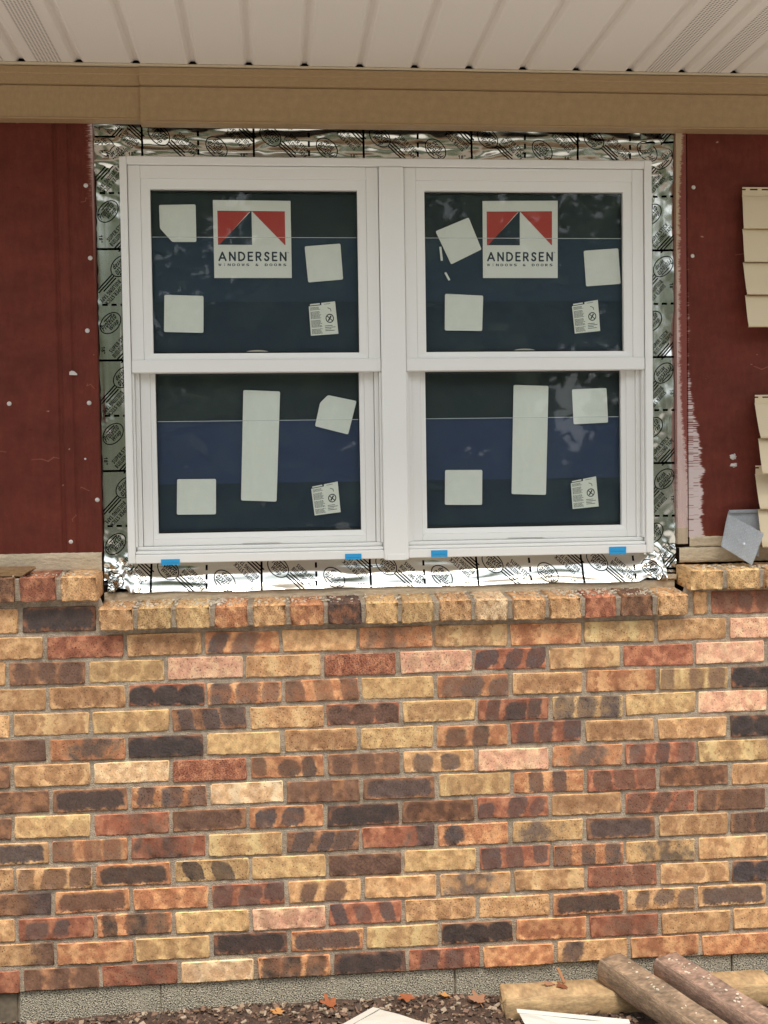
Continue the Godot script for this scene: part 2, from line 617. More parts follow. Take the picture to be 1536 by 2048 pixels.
			atlas_r[k] = clampi(int((0.92 - 0.34 * m * (0.7 + 0.3 * a)) * 255.0), 60, 255)
	var px := 1.5
	return Rect2((cx + px) / float(W), (cy + px) / float(ROWS * CH), (CW - 2 * px) / float(W), (CH - 2 * px) / float(ROWS * CH))

# one brick: irregular outline, rounded arris; front at z = 0, built round its front centre
func brick_mesh(w: float, h: float, depth: float, cell: Rect2, rough := 1.0) -> ArrayMesh:
	var gu := [0.0, 0.014, 0.12, 0.22, 0.33, 0.44, 0.56, 0.67, 0.78, 0.88, 0.986, 1.0]
	var gv := [0.0, 0.045, 0.35, 0.65, 0.955, 1.0]
	var nu := gu.size() - 1
	var nv := gv.size() - 1
	var P := []
	var UV := []
	var sd := rng.randf_range(0, 900)
	var r := 0.0017 * rough
	var tilt_x := rng.randf_range(-0.0012, 0.0012)
	var tilt_y := rng.randf_range(-0.0008, 0.0008)
	var wig := func(t: float, k: float) -> float:
		return 0.0005 * rough * sin(t * 41.0 + sd * k) + 0.0004 * rough * sin(t * 143.0 + sd * 1.7 * k) + 0.0007 * sin(t * 307.0 + sd * k)
	var drop := rng.randf_range(0.0, 1.0)
	var chip := []
	for k in 4: chip.append(rng.randf_range(0.002, 0.007) if rng.randf() < 0.16 else 0.0)
	var grid := func(i: int, j: int, inset: float, z: float) -> Vector3:
		var u: float = gu[i]
		var v: float = gv[j]
		var x := (u - 0.5) * w
		var y := (0.5 - v) * h
		var edge_x: float = wig.call(y, 1.0 if u < 0.5 else 2.3)
		var edge_y: float = wig.call(x, 3.1 if v < 0.5 else 4.7)
		if v > 0.5: edge_y = edge_y * 1.5 - 0.0012 * drop * maxf(0.0, sin(x * 83.0 + sd))
		x += edge_x * absf(2.0 * u - 1.0) - signf(u - 0.5) * inset * (1.0 if i == 0 or i == nu else 0.0)
		y += edge_y * absf(2.0 * v - 1.0) + signf(v - 0.5) * inset * (1.0 if j == 0 or j == nv else 0.0)
		if (i == 0 or i == nu) and (j == 0 or j == nv):
			var cut: float = chip[(1 if i == nu else 0) + (2 if j == nv else 0)]
			x -= signf(u - 0.5) * (0.0013 * rough + cut)
			y += signf(v - 0.5) * cut * 0.6
			y += signf(v - 0.5) * 0.001 * rough
		return Vector3(x, y, z + tilt_x * (2 * u - 1) + tilt_y * (2 * v - 1))
	var st := st_new(false)
	for j in nv + 1:
		for i in nu + 1:
			var bump := 0.0007 * rough * sin(float(i) * 1.9 + sd) * sin(float(j) * 2.3 + sd * 2.0)
			P.append(grid.call(i, j, r, bump))
			UV.append(cell.position + cell.size * Vector2(lerpf(0.03, 0.97, gu[i]), lerpf(0.05, 0.95, gv[j])))
	var ring: Array = []
	for i in nu: ring.append([i, 0])
	for j in nv: ring.append([nu, j])
	for i in nu: ring.append([nu - i, nv])
	for j in nv: ring.append([0, nv - j])
	var base_n := P.size()
	for layer in 3:
		var inset: float = [0.3 * r, 0.0, 0.0][layer]
		var z: float = [-0.35 * r, -1.3 * r, -depth][layer]
		for q in ring:
			P.append(grid.call(q[0], q[1], inset, z))
			var e := Vector2(gu[q[0]], gv[q[1]])
			if layer == 2: e = Vector2(0.5, 0.5) + (e - Vector2(0.5, 0.5)) * Vector2(0.3, 0.3) + Vector2(0.2 * sin(sd), 0)
			UV.append(cell.position + cell.size * e)
	for k in P.size():
		st.set_uv(UV[k])
		st.add_vertex(P[k])
	for j in nv:
		for i in nu:
			var a := j * (nu + 1) + i
			var b := a + nu + 1
			for q in [a, a + 1, b + 1, a, b + 1, b]: st.add_index(q)
	var n := ring.size()
	for layer in 3:
		for k in n:
			var k2 := (k + 1) % n
			var a: int
			var b: int
			if layer == 0:
				a = ring[k][1] * (nu + 1) + ring[k][0]
				b = ring[k2][1] * (nu + 1) + ring[k2][0]
			else:
				a = base_n + (layer - 1) * n + k
				b = base_n + (layer - 1) * n + k2
			var c := base_n + layer * n + k2
			var d := base_n + layer * n + k
			for q in [a, d, c, a, c, b]: st.add_index(q)
	st.generate_normals()
	return st.commit()

func build_brickwork() -> void:
	atlas.resize(COLS * CW * ROWS * CH * 3)
	atlas_h.resize(COLS * CW * ROWS * CH)
	atlas_r.resize(COLS * CW * ROWS * CH)
	brick_mat = mat(255, 255, 255, 1.0)
	var wall := thing("brick_wall", "multicoloured brick wall of tan, red and scorched bricks below the window", "brick wall")
	# mortar sheet, unevenly struck
	var P := []
	var UV := []
	var mn := fnoise(14.0, 71, 3)
	var x0 := -1.25
	var x1 := 1.86
	var nu := 300
	var nv := 110
	for j in nv + 1:
		for i in nu + 1:
			var x := x0 + (x1 - x0) * i / nu
			var y := (1.036 if x < -0.457 or x > 1.108 else 1.004) * (1.0 - float(j) / nv)
			P.append(Vector3(x, y, -0.0042 + 0.0022 * mn.get_noise_2d(x, y) + 0.0012 * mn.get_noise_2d(x * 5, y * 5)))
			UV.append(Vector2(x, y))
	obj("mortar", sheet(P, UV, nu, nv), mortar_mat, wall)
	var courses := [
		"r- bV rM nc oV dO r2 o- tL ov o-", "tH o- yc dO oO yv bB oo rM t- t-", "t- r2 oV y- pc r3 tc t- oO t3 tO", "bH oO oc r3 t2 t- tM tv r3 tc bB",
		"t- t3 oO y2 y- bB y- r3 oV yM tv", "tO oV rM yv b3 rH oL yM bO tc bV", "b- yc rM bO o2 dO bo r3 to r3 bV", "b- bO o3 nv bV bO yc o2 r3 bo to",
		"b- tc n- rw o3 b3 t2 p- oM rV yv", "bH oM dB y- to y- o2 r3 to tc dB", "t- tv yc b3 tv rB yo r3 yV y- p-", "t- to rB oV oV y- o3 to ov yV dB",
		"t- b3 yc p- tv rw pc r3 tv r- p-", "t- r- to o2 t- oM tv ov yv t- p-"]
	var starts := [-0.6887, -0.5994, -0.6993, -0.6026, -0.6984, -0.6069, -0.7013, -0.6023, -0.6978, -0.6067, -0.6969, -0.6021, -0.7036, -0.6065]
	var extra := ["t-", "oV", "b3", "yc", "r-", "to", "bO", "tv", "o2", "rM"]
	var nb := 0
	for k in courses.size():
		var codes: PackedStringArray = courses[k].split(" ")
		for j in range(-2, codes.size() + 2):
			var code: String = codes[j] if j >= 0 and j < codes.size() else extra[rng.randi_range(0, 9)]
			var right: float = starts[k] + j * 0.2045 - 0.0055 + rng.randf_range(-0.0018, 0.0018)
			var left: float = starts[k] + (j - 1) * 0.2045 + 0.0055 + rng.randf_range(-0.0018, 0.0018)
			nb = put_brick(wall, nb, left, right, k * 0.0677 + 0.0005 + 0.0012 * sin(j * 1.7 + k * 2.3), k * 0.0677 + 0.0575 + 0.0012 * sin(j * 1.7 + k * 2.3), code, 0.0)
	# the course beside the sill, level with it
	for q in [[-1.14, -0.944, "t-"], [-0.933, -0.738, "b-"], [-0.728, -0.673, "t-"], [-0.662, -0.475, "dO"], [1.136, 1.174, "t-"], [1.186, 1.372, "r3"], [1.383, 1.58, "tv"], [1.591, 1.79, "o-"]]:
		nb = put_brick(wall, nb, q[0], q[1], 0.9505, 1.013, q[2], 0.0)
	# projecting header courses: the sill, and the higher ledges on both sides of it
	var sill := thing("brick_sill", "projecting row of brick ends laid as a sill under the window", "brick sill")
	var sc := ["t", "y", "y", "o", "t", "o", "d", "y", "y", "t", "n", "t", "t", "r", "b", "t"]
	var xs := -0.4625
	var pitch := (1.1095 + 0.4625 + 0.012) / 16.0
	for k in 16:
		var l: float = xs + k * pitch + rng.randf_range(-0.002, 0.002)
		header(sill, "brick", k, l, l + pitch - 0.012 + rng.randf_range(-0.002, 0.002), 0.9525, 1.009, 0.030, 0.115, 5.2, sc[k] + "h")
	mortar_block(sill, -0.456, 1.103, 0.9545, 1.006, 0.0255, 0.115, 5.2)
	var ll := thing("brick_ledge", "raised ledge of brick ends below the red panel with a wood scrap on it", "brick ledge", Vector3.ZERO, "brick ledges beside the sill")
	var lc := ["t", "o", "y", "b", "r", "t"]
	for k in 6:
		var l := -0.466 - (6 - k) * 0.1035 + 0.012
		header(ll, "brick", k, l, l + 0.0915, 1.032, 1.095, 0.030, 0.115, 4.0, lc[k] + "h")
	mortar_block(ll, -1.08, -0.474, 1.034, 1.092, 0.025, 0.115, 4.0)
	var lr := thing("brick_ledge", "raised ledge of yellow brick ends below the hanging siding scraps", "brick ledge", Vector3.ZERO, "brick ledges beside the sill")
	var rc := ["y", "y", "t", "o", "y", "t"]
	for k in 6:
		var l := 1.117 + k * 0.1035
		header(lr, "brick", k, l, l + 0.0915, 1.021, 1.074, 0.030, 0.115, 4.0, rc[k] + "h")
	mortar_block(lr, 1.124, 1.72, 1.023, 1.072, 0.025, 0.115, 4.0)
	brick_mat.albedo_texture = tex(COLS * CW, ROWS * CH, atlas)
	brick_mat.roughness_texture = tex(COLS * CW, ROWS * CH, atlas_r, Image.FORMAT_L8)
	brick_mat.heightmap_enabled = true
	brick_mat.heightmap_texture = tex(COLS * CW, ROWS * CH, atlas_h, Image.FORMAT_L8)
	brick_mat.heightmap_scale = 0.22

func put_brick(parent: Node, nb: int, x0: float, x1: float, y0: float, y1: float, code: String, z: float) -> int:
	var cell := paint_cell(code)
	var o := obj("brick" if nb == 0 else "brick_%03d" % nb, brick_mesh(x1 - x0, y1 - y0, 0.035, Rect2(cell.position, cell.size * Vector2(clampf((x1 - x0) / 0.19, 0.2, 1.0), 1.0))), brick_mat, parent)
	o.position = Vector3((x0 + x1) / 2, (y0 + y1) / 2 + rng.randf_range(-0.0012, 0.0012), z + rng.randf_range(-0.0015, 0.002))
	o.rotation.z = rng.randf_range(-0.006, 0.006)
	return nb + 1

func header(parent: Node, called: String, k: int, x0: float, x1: float, y0: float, y1: float, zf: float, depth: float, slope: float, code: String) -> void:
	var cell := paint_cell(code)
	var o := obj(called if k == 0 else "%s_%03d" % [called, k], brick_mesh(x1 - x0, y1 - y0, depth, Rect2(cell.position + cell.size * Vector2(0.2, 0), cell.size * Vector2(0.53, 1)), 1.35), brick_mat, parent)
	o.position = Vector3((x0 + x1) / 2, (y0 + y1) / 2 + rng.randf_range(-0.0012, 0.0012), zf + rng.randf_range(-0.002, 0.002))
	o.rotation = Vector3(deg_to_rad(slope), 0, rng.randf_range(-0.012, 0.012))

func mortar_block(parent: Node, x0: float, x1: float, y0: float, y1: float, zf: float, depth: float, slope: float) -> void:
	var st := st_new()
	var hh := (y1 - y0) / 2
	bbox(st, Vector3(x0, -hh, -depth + 0.006), Vector3(x1, hh, 0.0), 0.002)
	var o := obj("mortar", fin(st), mortar_mat, parent)
	o.position = Vector3(0, (y0 + y1) / 2, zf)
	o.rotation.x = deg_to_rad(slope)

# ---------------------------------------------------------------- foundation
func build_foundation() -> void:
	var f := thing("concrete_foundation", "grey pebbled concrete block footing under the brick wall", "foundation")
	var w := 512
	var d := PackedByteArray()
	d.resize(w * w * 3)
	var hgt := PackedByteArray()
	hgt.resize(w * w)
	var r := RandomNumberGenerator.new()
	r.seed = 5
	for j in w:
		for i in w:
			var a := nz(n_low, i, j)
			var b := nz(n_fine, i, j)
			var c := nz(n_mid, i * 3, j * 3)
			var s := 0.63 + 0.05 * a + 0.08 * b + 0.07 * c
			var q := nz(n_fine, i + 133, j + 71)
			var hv := 0.5 + 0.2 * b
			if q > 0.34: s = lerpf(s, 0.9, sst(0.34, 0.5, q)); hv += 0.3
			elif q < -0.36: s = lerpf(s, 0.2, sst(-0.36, -0.52, q)); hv -= 0.4
			var k := j * w + i
			d[k * 3] = clampi(int(s * 255 * 1.0), 0, 255)
			d[k * 3 + 1] = clampi(int(s * 255 * 0.945), 0, 255)
			d[k * 3 + 2] = clampi(int(s * 255 * 0.83), 0, 255)
			hgt[k] = clampi(int(hv * 255), 0, 255)
	var m := mat(255, 255, 255, 0.95)
	m.albedo_texture = tex(w, w, d)
	m.uv1_triplanar = true
	m.uv1_world_triplanar = true
	m.uv1_scale = Vector3(1.9, 1.9, 1.9)
	m.heightmap_enabled = true
	m.heightmap_texture = tex(w, w, hgt, Image.FORMAT_L8)
	m.heightmap_scale = 0.4
	var smooth_m := mat(255, 255, 255, 0.95)
	smooth_m.albedo_texture = mottled(256, 256, Color(0.46, 0.41, 0.34), 0.1, 0.1, 0.12)
	smooth_m.uv1_triplanar = true
	smooth_m.uv1_world_triplanar = true
	var edges := [-1.4, -0.70, -0.33, 0.464, 1.245, 2.0]
	for k in 5:
		box_obj("concrete_block" if k == 0 else "concrete_block_%03d" % k, edges[k] + 0.0015, edges[k + 1] - (0.0035 if k != 1 else 0.0), -0.35, -0.002, -0.1, -0.009 - (0.001 * (k % 2)), smooth_m if k == 0 else m, f, 0.003)
	box_obj("joint_mortar", -1.39, 1.99, -0.34, -0.004, -0.09, -0.019, mortar_mat, f, 0.0)

# ---------------------------------------------------------------- red siding
func red_texture(right: bool) -> ImageTexture:
	var w := 256
	var h := 768
	var d := PackedByteArray()
	d.resize(w * h * 3)
	var r := RandomNumberGenerator.new()
	r.seed = 8 if right else 4
	for j in h:
		var v := float(j) / h
		for i in w:
			var u := float(i) / w
			var a := nz(n_low, i, j)
			var b := nz(n_mid, i * 3, j / 2 + 60)
			var f := nz(n_fine, i * 2, j / 2)
			var c := nz(n_mid, i + 200, j + 40)
			var s := 1.0 + 0.09 * a + 0.06 * b + 0.04 * f + 0.03 * c
			var cr := 0.385 * s
			var cg := 0.178 * s * (1.0 + 0.05 * c)
			var cb := 0.135 * s * (1.0 + 0.05 * c)
			var paint := 0.0
			if right:
				# primer brushed over the lower left edge of the panel
				var reach := 0.052 * sst(0.62, 0.86, v) + 0.007 * nz(n_fine, i / 8, j * 2) * sst(0.6, 0.7, v) + 0.012 * c
				paint = sst(0.004, -0.004, u - reach) * sst(-0.55, -0.1, nz(n_fine, i / 5 + 40, j * 2) + 2.0 * (v - 0.78))
				if v < 0.12: paint = maxf(paint, 0.25 * sst(0.045, 0.01, u + 0.02 * c) * sst(0.12, 0.05, v))
			else:
				# pale paint feathered on to the right edge near the top
				var e := 1.0 - u
				paint = sst(0.045, 0.0, e + 0.03 * nz(n_fine, i / 4, j * 2)) * sst(0.34, 0.14, v + 0.05 * c) * 0.95
				if e < 0.012: paint = maxf(paint, 0.6 * sst(0.5, 0.2, v))
			paint = clampf(paint, 0, 1)
			cr = lerpf(cr, 0.78, paint); cg = lerpf(cg, 0.71, paint); cb = lerpf(cb, 0.70, paint)
			var k := (j * w + i) * 3
			d[k] = clampi(int(cr * 255), 0, 255)
			d[k + 1] = clampi(int(cg * 255), 0, 255)
			d[k + 2] = clampi(int(cb * 255), 0, 255)
	var cv := Canvas.new(w, h, Color.BLACK)
	cv.d = d
	# scuffs and scratches
	for q in 26:
		var p := Vector2(r.randf_range(0, w), r.randf_range(0, h))
		var dir := Vector2(r.randf_range(-1, 1), r.randf_range(-0.5, 0.5)) * r.randf_range(6, 34)
		var c := Color(0.36, 0.16, 0.13) if r.randf() < 0.6 else Color(0.58, 0.36, 0.3)
		var pts := [p]
		for e in 4: pts.append(p + dir * (e + 1) / 4.0 + Vector2(r.randf_range(-3, 3), r.randf_range(-3, 3)))
		cv.poly(pts, 0.4, c)
	for q in 30:
		var p := Vector2(r.randf_range(0, w), r.randf_range(0, h))
		cv.line(p, p + Vector2(r.randf_range(-1, 1), r.randf_range(-1, 1)), r.randf_range(0.4, 1.1), Color(0.66, 0.52, 0.46) if r.randf() < 0.5 else Color(0.3, 0.13, 0.1))
	if not right:
		for q in 5:
			cv.line(Vector2(w * 0.32 + r.randf_range(-4, 4), 0.165 * h + r.randf_range(-12, 12)), Vector2(w * 0.32 + r.randf_range(-4, 4), 0.165 * h + r.randf_range(-12, 12)), r.randf_range(0.6, 1.4), Color(0.62, 0.5, 0.47))
	return cv.texture()

func nail(parent: Node, x: float, y: float, z: float, r := 0.0055) -> void:
	var st := st_new(false)
	var n := 10
	for k in n:
		var a0 := TAU * k / n
		var a1 := TAU * (k + 1) / n
		var rim0 := Vector3(cos(a0) * r, sin(a0) * r, 0)
		var rim1 := Vector3(cos(a1) * r, sin(a1) * r, 0)
		var in0 := rim0 * 0.65 + Vector3(0, 0, r * 0.45)
		var in1 := rim1 * 0.65 + Vector3(0, 0, r * 0.45)
		quad(st, in0, in1, rim1, rim0)
		tri(st, Vector3(0, 0, r * 0.55), in1, in0)
	var o := obj("nail", fin(st), nail_mat, parent)
	o.position = Vector3(x, y, z)

func blob(parent: Node, called: String, x: float, y: float, z: float, rx: float, ry: float, rz: float, m: Material, sd: int) -> void:
	var st := st_new(false)
	var nn := fnoise(1.4, sd, 2)
	var P := []
	var UV := []
	var nu := 16
	var nv := 6
	for j in nv + 1:
		var t := float(j) / nv
		for i in nu + 1:
			var a := TAU * (i % nu) / nu
			var k := 1.0 + 0.45 * nn.get_noise_2d(cos(a), sin(a) + 3.0)
			P.append(Vector3(sin(a) * rx * t * k, cos(a) * ry * t * k, rz * (1.0 - t * t)))
			UV.append(Vector2(t, float(i) / nu))
	var o := obj(called, sheet(P, UV, nu, nv), m, parent)
	o.position = Vector3(x, y, z)

func build_siding_panels() -> void:
	var z := -0.085
	# left panel with a shallow vertical joint
	var pl := thing("plywood_siding", "dark red painted plywood panel with a vertical batten seam and white nail heads", "siding panel")
	var m := mat(255, 255, 255, 0.75)
	m.metallic_specular = 0.3
	m.albedo_texture = red_texture(false)
	m.heightmap_enabled = true
	m.heightmap_texture = field_tex(n_mid)
	m.heightmap_scale = 0.05
	var prof := [[-1.25, 0.0], [-0.574, 0.0], [-0.568, -0.004], [-0.5615, -0.004], [-0.557, 0.0015], [-0.536, 0.0015], [-0.531, -0.0025], [-0.5245, -0.0015], [-0.519, 0.0], [-0.468, 0.0], [-0.4665, -0.0015], [-0.4665, -0.030]]
	obj("panel_sheet", profile_x(prof, z, 1.148, 2.44, -0.85, -0.4665), m, pl)
	for p in [[-0.4865, 2.124], [-0.4795, 1.933], [-0.4915, 1.741], [-0.4915, 1.549], [-0.6995, 1.549], [-0.476, 1.29], [-0.548, 1.179], [-0.505, 1.40]]:
		nail(pl, p[0], p[1], z + 0.001, 0.0062 if p[0] != -0.505 else 0.003)
	# torn scrap of white paper under a staple
	var scrap := obj("paper_scrap", plate([Vector2(-0.541, 1.6235), Vector2(-0.521, 1.623), Vector2(-0.5205, 1.6265), Vector2(-0.528, 1.6335), Vector2(-0.5345, 1.635), Vector2(-0.5405, 1.632)], z, z + 0.004), nail_mat, pl)
	# right panel
	var pr := thing("plywood_siding", "dark red painted plywood panel with brushed white primer along its edge", "siding panel")
	var m2 := m.duplicate()
	m2.albedo_texture = red_texture(true)
	var prof2 := [[1.1535, -0.030], [1.1535, -0.001], [1.155, 0.0], [1.90, 0.0]]
	obj("panel_sheet", profile_x(prof2, z, 1.157, 2.44, 1.1535, 1.70), m2, pr)
	for p in [[1.1715, 2.131], [1.168, 1.942]]: nail(pr, p[0], p[1], z + 0.001, 0.0058)
	blob(pr, "caulk_dab", 1.283, 1.382, z, 0.0095, 0.0085, 0.006, nail_mat, 3)
	blob(pr, "caulk_dab", 1.284, 1.358, z, 0.0105, 0.0065, 0.006, nail_mat, 8)
	blob(pr, "paint_plug", 1.205, 1.60, z, 0.024, 0.021, 0.0012, m2, 12)
	# narrow trim strip, cream and red streaks
	var w := 64
	var h := 1024
	var cv := Canvas.new(w, h, Color(0.5, 0.24, 0.2))
	for j in h:
		var v := float(j) / h
		for i in w:
			var u := float(i) / w
			var st := nz(n_fine, i / 6 + 20, j * 3) * 0.55 + nz(n_mid, i / 3, j * 2) * 0.5
			var edge := lerpf(0.7, 0.28, sst(0.1, 0.3, v))
			edge = lerpf(edge, 1.15, sst(0.62, 0.95, v))
			var pnt := sst(0.16, -0.14, u - edge - 0.34 * st)
			var cream := Color(0.73, 0.64, 0.52).lerp(Color(0.80, 0.69, 0.66), sst(0.2, 0.6, v))
			if v > 0.965: cream = Color(0.74, 0.66, 0.56)
			var f := 1.0 + 0.06 * nz(n_fine, i, j) + 0.05 * nz(n_low, i * 3, j)
			cv.px(i, j, Color(cream.r * f, cream.g * f, cream.b * f), pnt)
	var tm := mat(255, 255, 255, 0.75)
	tm.albedo_texture = cv.texture()
	tm.heightmap_enabled = true
	tm.heightmap_texture = field_tex(n_mid)
	tm.heightmap_scale = 0.1
	var ts := thing("trim_strip", "narrow wood strip streaked with pink primer and red paint beside the foil", "trim strip")
	var prof3 := [[1.121, -0.035], [1.121, -0.001], [1.1222, 0.0], [1.149, 0.0], [1.150, -0.001], [1.150, -0.035]]
	obj("strip", profile_x(prof3, z + 0.003, 1.139, 2.44, 1.121, 1.150), tm, ts)
	# cream boards under the panels
	var bl := thing("trim_board", "peeling cream wood board between the red panel and brick ledge with wood scrap", "trim board", Vector3.ZERO, "cream boards above the ledges")
	obj("board", weathered_board(-1.25, -0.4675, 1.096, 1.1495, z + 0.004), cream_wood, bl)
	var br := thing("trim_board", "cream wood board behind the bent metal flashing", "trim board", Vector3.ZERO, "cream boards above the ledges")
	obj("board", weathered_board(1.1545, 1.90, 1.1305, 1.159, z + 0.002), cream_wood, br)
	obj("lower_board", weathered_board(1.124, 1.90, 1.087, 1.1285, z + 0.006), cream_wood, br)
	var sb := thing("sill_board", "thin cream wood strip between the foil and the brick sill", "trim board")
	obj("board", weathered_board(-0.462, 1.108, 1.012, 1.0405, -0.0745), cream_wood, sb)
	obj("block", weathered_board(1.055, 1.112, 1.041, 1.055, -0.070), cream_wood, sb)

func weathered_board(x0: float, x1: float, y0: float, y1: float, z: float) -> ArrayMesh:
	var P := []
	var UV := []
	var nu := int(maxf(10, (x1 - x0) / 0.006))
	var nn := fnoise(30.0, int(x0 * 1000) + 9999, 3)
	var rows := [[1.0, -0.028], [1.0, -0.002], [0.97, 0.0], [0.75, 0.0], [0.5, 0.0], [0.25, 0.0], [0.03, 0.0], [0.0, -0.002], [0.0, -0.028]]
	for r in rows:
		for i in nu + 1:
			var x := x0 + (x1 - x0) * i / nu
			var e: float = (r[0] * 2.0 - 1.0)
			var y: float = lerpf(y0, y1, r[0]) + 0.0016 * nn.get_noise_2d(x * 1.5, r[0] * 0.1) * absf(e)
			P.append(Vector3(x, y, z + float(r[1]) + 0.0008 * nn.get_noise_2d(x * 0.6, y * 6.0)))
			UV.append(Vector2(x * 1.6, -y * 4.0))
	# ends
	return sheet(P, UV, nu, rows.size() - 1)

# (x, z) profile extruded in y, uv from x range
func profile_x(prof: Array, z: float, y0: float, y1: float, ux0: float, ux1: float) -> ArrayMesh:
	var st := st_new()
	var ny := 1
	for k in prof.size() - 1:
		var a: Array = prof[k]
		var b: Array = prof[k + 1]
		var ua := clampf((a[0] - ux0) / (ux1 - ux0), 0.001, 0.999)
		var ub := clampf((b[0] - ux0) / (ux1 - ux0), 0.001, 0.999)
		var p := [Vector3(a[0], y1, z + a[1]), Vector3(b[0], y1, z + b[1]), Vector3(b[0], y0, z + b[1]), Vector3(a[0], y0, z + a[1])]
		var uv := [Vector2(ua, 0), Vector2(ub, 0), Vector2(ub, 1), Vector2(ua, 1)]
		for q in [0, 1, 2, 0, 2, 3]:
			st.set_uv(uv[q])
			st.add_vertex(p[q])
	return fin(st)

# (y, z) profile extruded in x
func profile_y(prof: Array, x0: float, x1: float) -> ArrayMesh:
	var st := st_new()
	for k in prof.size() - 1:
		var a: Array = prof[k]
		var b: Array = prof[k + 1]
		quad(st, Vector3(x0, a[0], a[1]), Vector3(x1, a[0], a[1]), Vector3(x1, b[0], b[1]), Vector3(x0, b[0], b[1]))
	return fin(st)

# ---------------------------------------------------------------- eaves
func build_eaves() -> void:
	var e: Node3D = thing("soffit", "almond vinyl soffit of ribbed panels, some perforated, under the eaves", "soffit")
	var sm := mat(224, 216, 206, 0.55)
	# perforated strip: print of slots
	var cv := Canvas.new(512, 64, Color(224 / 255.0, 216 / 255.0, 206 / 255.0))
	var hole := Color(0.22, 0.19, 0.17)
	for i in 64:
		for j in 8:
			cv.rect(i * 8 + (1 if j % 2 == 0 else 4), j * 8 + 2, i * 8 + (4 if j % 2 == 0 else 7), j * 8 + 6, hole)
	var pm := mat(255, 255, 255, 0.55)
	pm.albedo_texture = cv.texture()
	var Y := 2.429
	var gx0 := -0.637
	var gp := 0.1467
	var z0 := -0.043
	var z1 := 0.62
	for k in range(-4, 16):
		var xa := gx0 + k * gp
		var xb := xa + gp
		var st := st_new()
		# V groove centred on xa, half here and half on the neighbour
		var prof := [[xa, 0.0105], [xa + 0.0055, 0.010], [xa + 0.0125, 0.0005], [xa + 0.0155, -0.0008], [xa + 0.021, 0.0], [xb - 0.021, 0.0], [xb - 0.0155, -0.0008], [xb - 0.0125, 0.0005], [xb - 0.0055, 0.010], [xb, 0.0105]]
		for q in prof.size() - 1:
			var a: Array = prof[q]
			var b: Array = prof[q + 1]
			quad(st, Vector3(a[0], Y + a[1], z0), Vector3(b[0], Y + b[1], z0), Vector3(b[0], Y + b[1], z1), Vector3(a[0], Y + a[1], z1))
		var panel := obj("soffit_panel" if k == -4 else "soffit_panel_%03d" % (k + 4), fin(st), sm, e)
		if k in [0, 11, 12, -1]:
			var s2 := SurfaceTool.new()
			s2.begin(Mesh.PRIMITIVE_TRIANGLES)
			s2.set_smooth_group(-1)
			var w0 := xa + gp * 0.27
			var w1 := xb - gp * 0.27
			var p := [Vector3(w0, Y - 0.0004, z0 + 0.012), Vector3(w1, Y - 0.0004, z0 + 0.012), Vector3(w1, Y - 0.0004, z1), Vector3(w0, Y - 0.0004, z1)]
			var uv := [Vector2(0, 0), Vector2(0, 1), Vector2(1.1, 1), Vector2(1.1, 0)]
			for q in [0, 1, 2, 0, 2, 3]:
				s2.set_uv(uv[q]); s2.add_vertex(p[q])
			obj("vent_strip", fin(s2), pm, panel)
	var trim := mat(196, 180, 152, 0.5)
	box_obj("receiving_channel", -1.25, 1.86, Y - 0.006, Y - 0.0006, -0.049, -0.031, trim, e, 0.001)
	var dark := mat(60, 50, 44, 0.9)
	box_obj("unseen_roof_slab", -1.6, 2.2, Y + 0.03, Y + 0.13, -0.6, 0.68, dark, e, 0.0)  # unseen slab added over the soffit to stop light from above
	box_obj("fascia_board", -1.6, 2.2, Y - 0.015, Y + 0.03, 0.621, 0.645, trim, e, 0.002)
	# brown frieze cladding in two overlapping lengths
	var fm := mat(255, 255, 255, 0.5)
	fm.albedo_texture = mottled(512, 128, Color(0.635, 0.525, 0.385), 0.05, 0.03, 0.03, 1, 2)
	var f := thing("frieze_cladding", "tan metal cladding in two overlapping lengths above the window", "frieze board")
	var zf := -0.045
	for q in [[-1.3, -0.30, 2.286, 0.0], [-0.3365, 1.86, 2.2785, 0.006]]:
		var yb: float = q[2]
		var dz: float = q[3]
		var pr := [[2.4232, zf + dz - 0.004], [2.4205, zf + dz + 0.003], [2.404, zf + dz + 0.003], [2.402, zf + dz + 0.0005], [2.378, zf + dz + 0.0005], [2.3745, zf + dz - 0.006], [2.371, zf + dz], [yb + 0.006, zf + dz], [yb + 0.004, zf + dz + 0.002], [yb + 0.0005, zf + dz + 0.002], [yb, zf + dz], [yb, -0.084]]
		var st := st_new()
		for k in pr.size() - 1:
			var a: Array = pr[k]
			var b: Array = pr[k + 1]
			var n := 12
			for s in n:
				var xa := lerpf(q[0], q[1], float(s) / n)
				var xb := lerpf(q[0], q[1], float(s + 1) / n)
				var wa := 0.0012 * sin(xa * 5.0 + q[0])
				var wb := 0.0012 * sin(xb * 5.0 + q[0])
				quad(st, Vector3(xa, a[0], a[1] + wa), Vector3(xb, a[0], a[1] + wb), Vector3(xb, b[0], b[1] + wb), Vector3(xa, b[0], b[1] + wa))
		# returned left end
		if q[3] > 0.0:
			quad(st, Vector3(q[0], 2.4232, -0.046), Vector3(q[0], 2.4232, zf + dz), Vector3(q[0], yb, zf + dz), Vector3(q[0], yb, -0.046))
		obj("cladding_length", fin(st), fm, f)
	box_obj("frieze_backing", -1.3, 1.86, 2.29, 2.44, -0.116, -0.056, dark, f, 0.0)

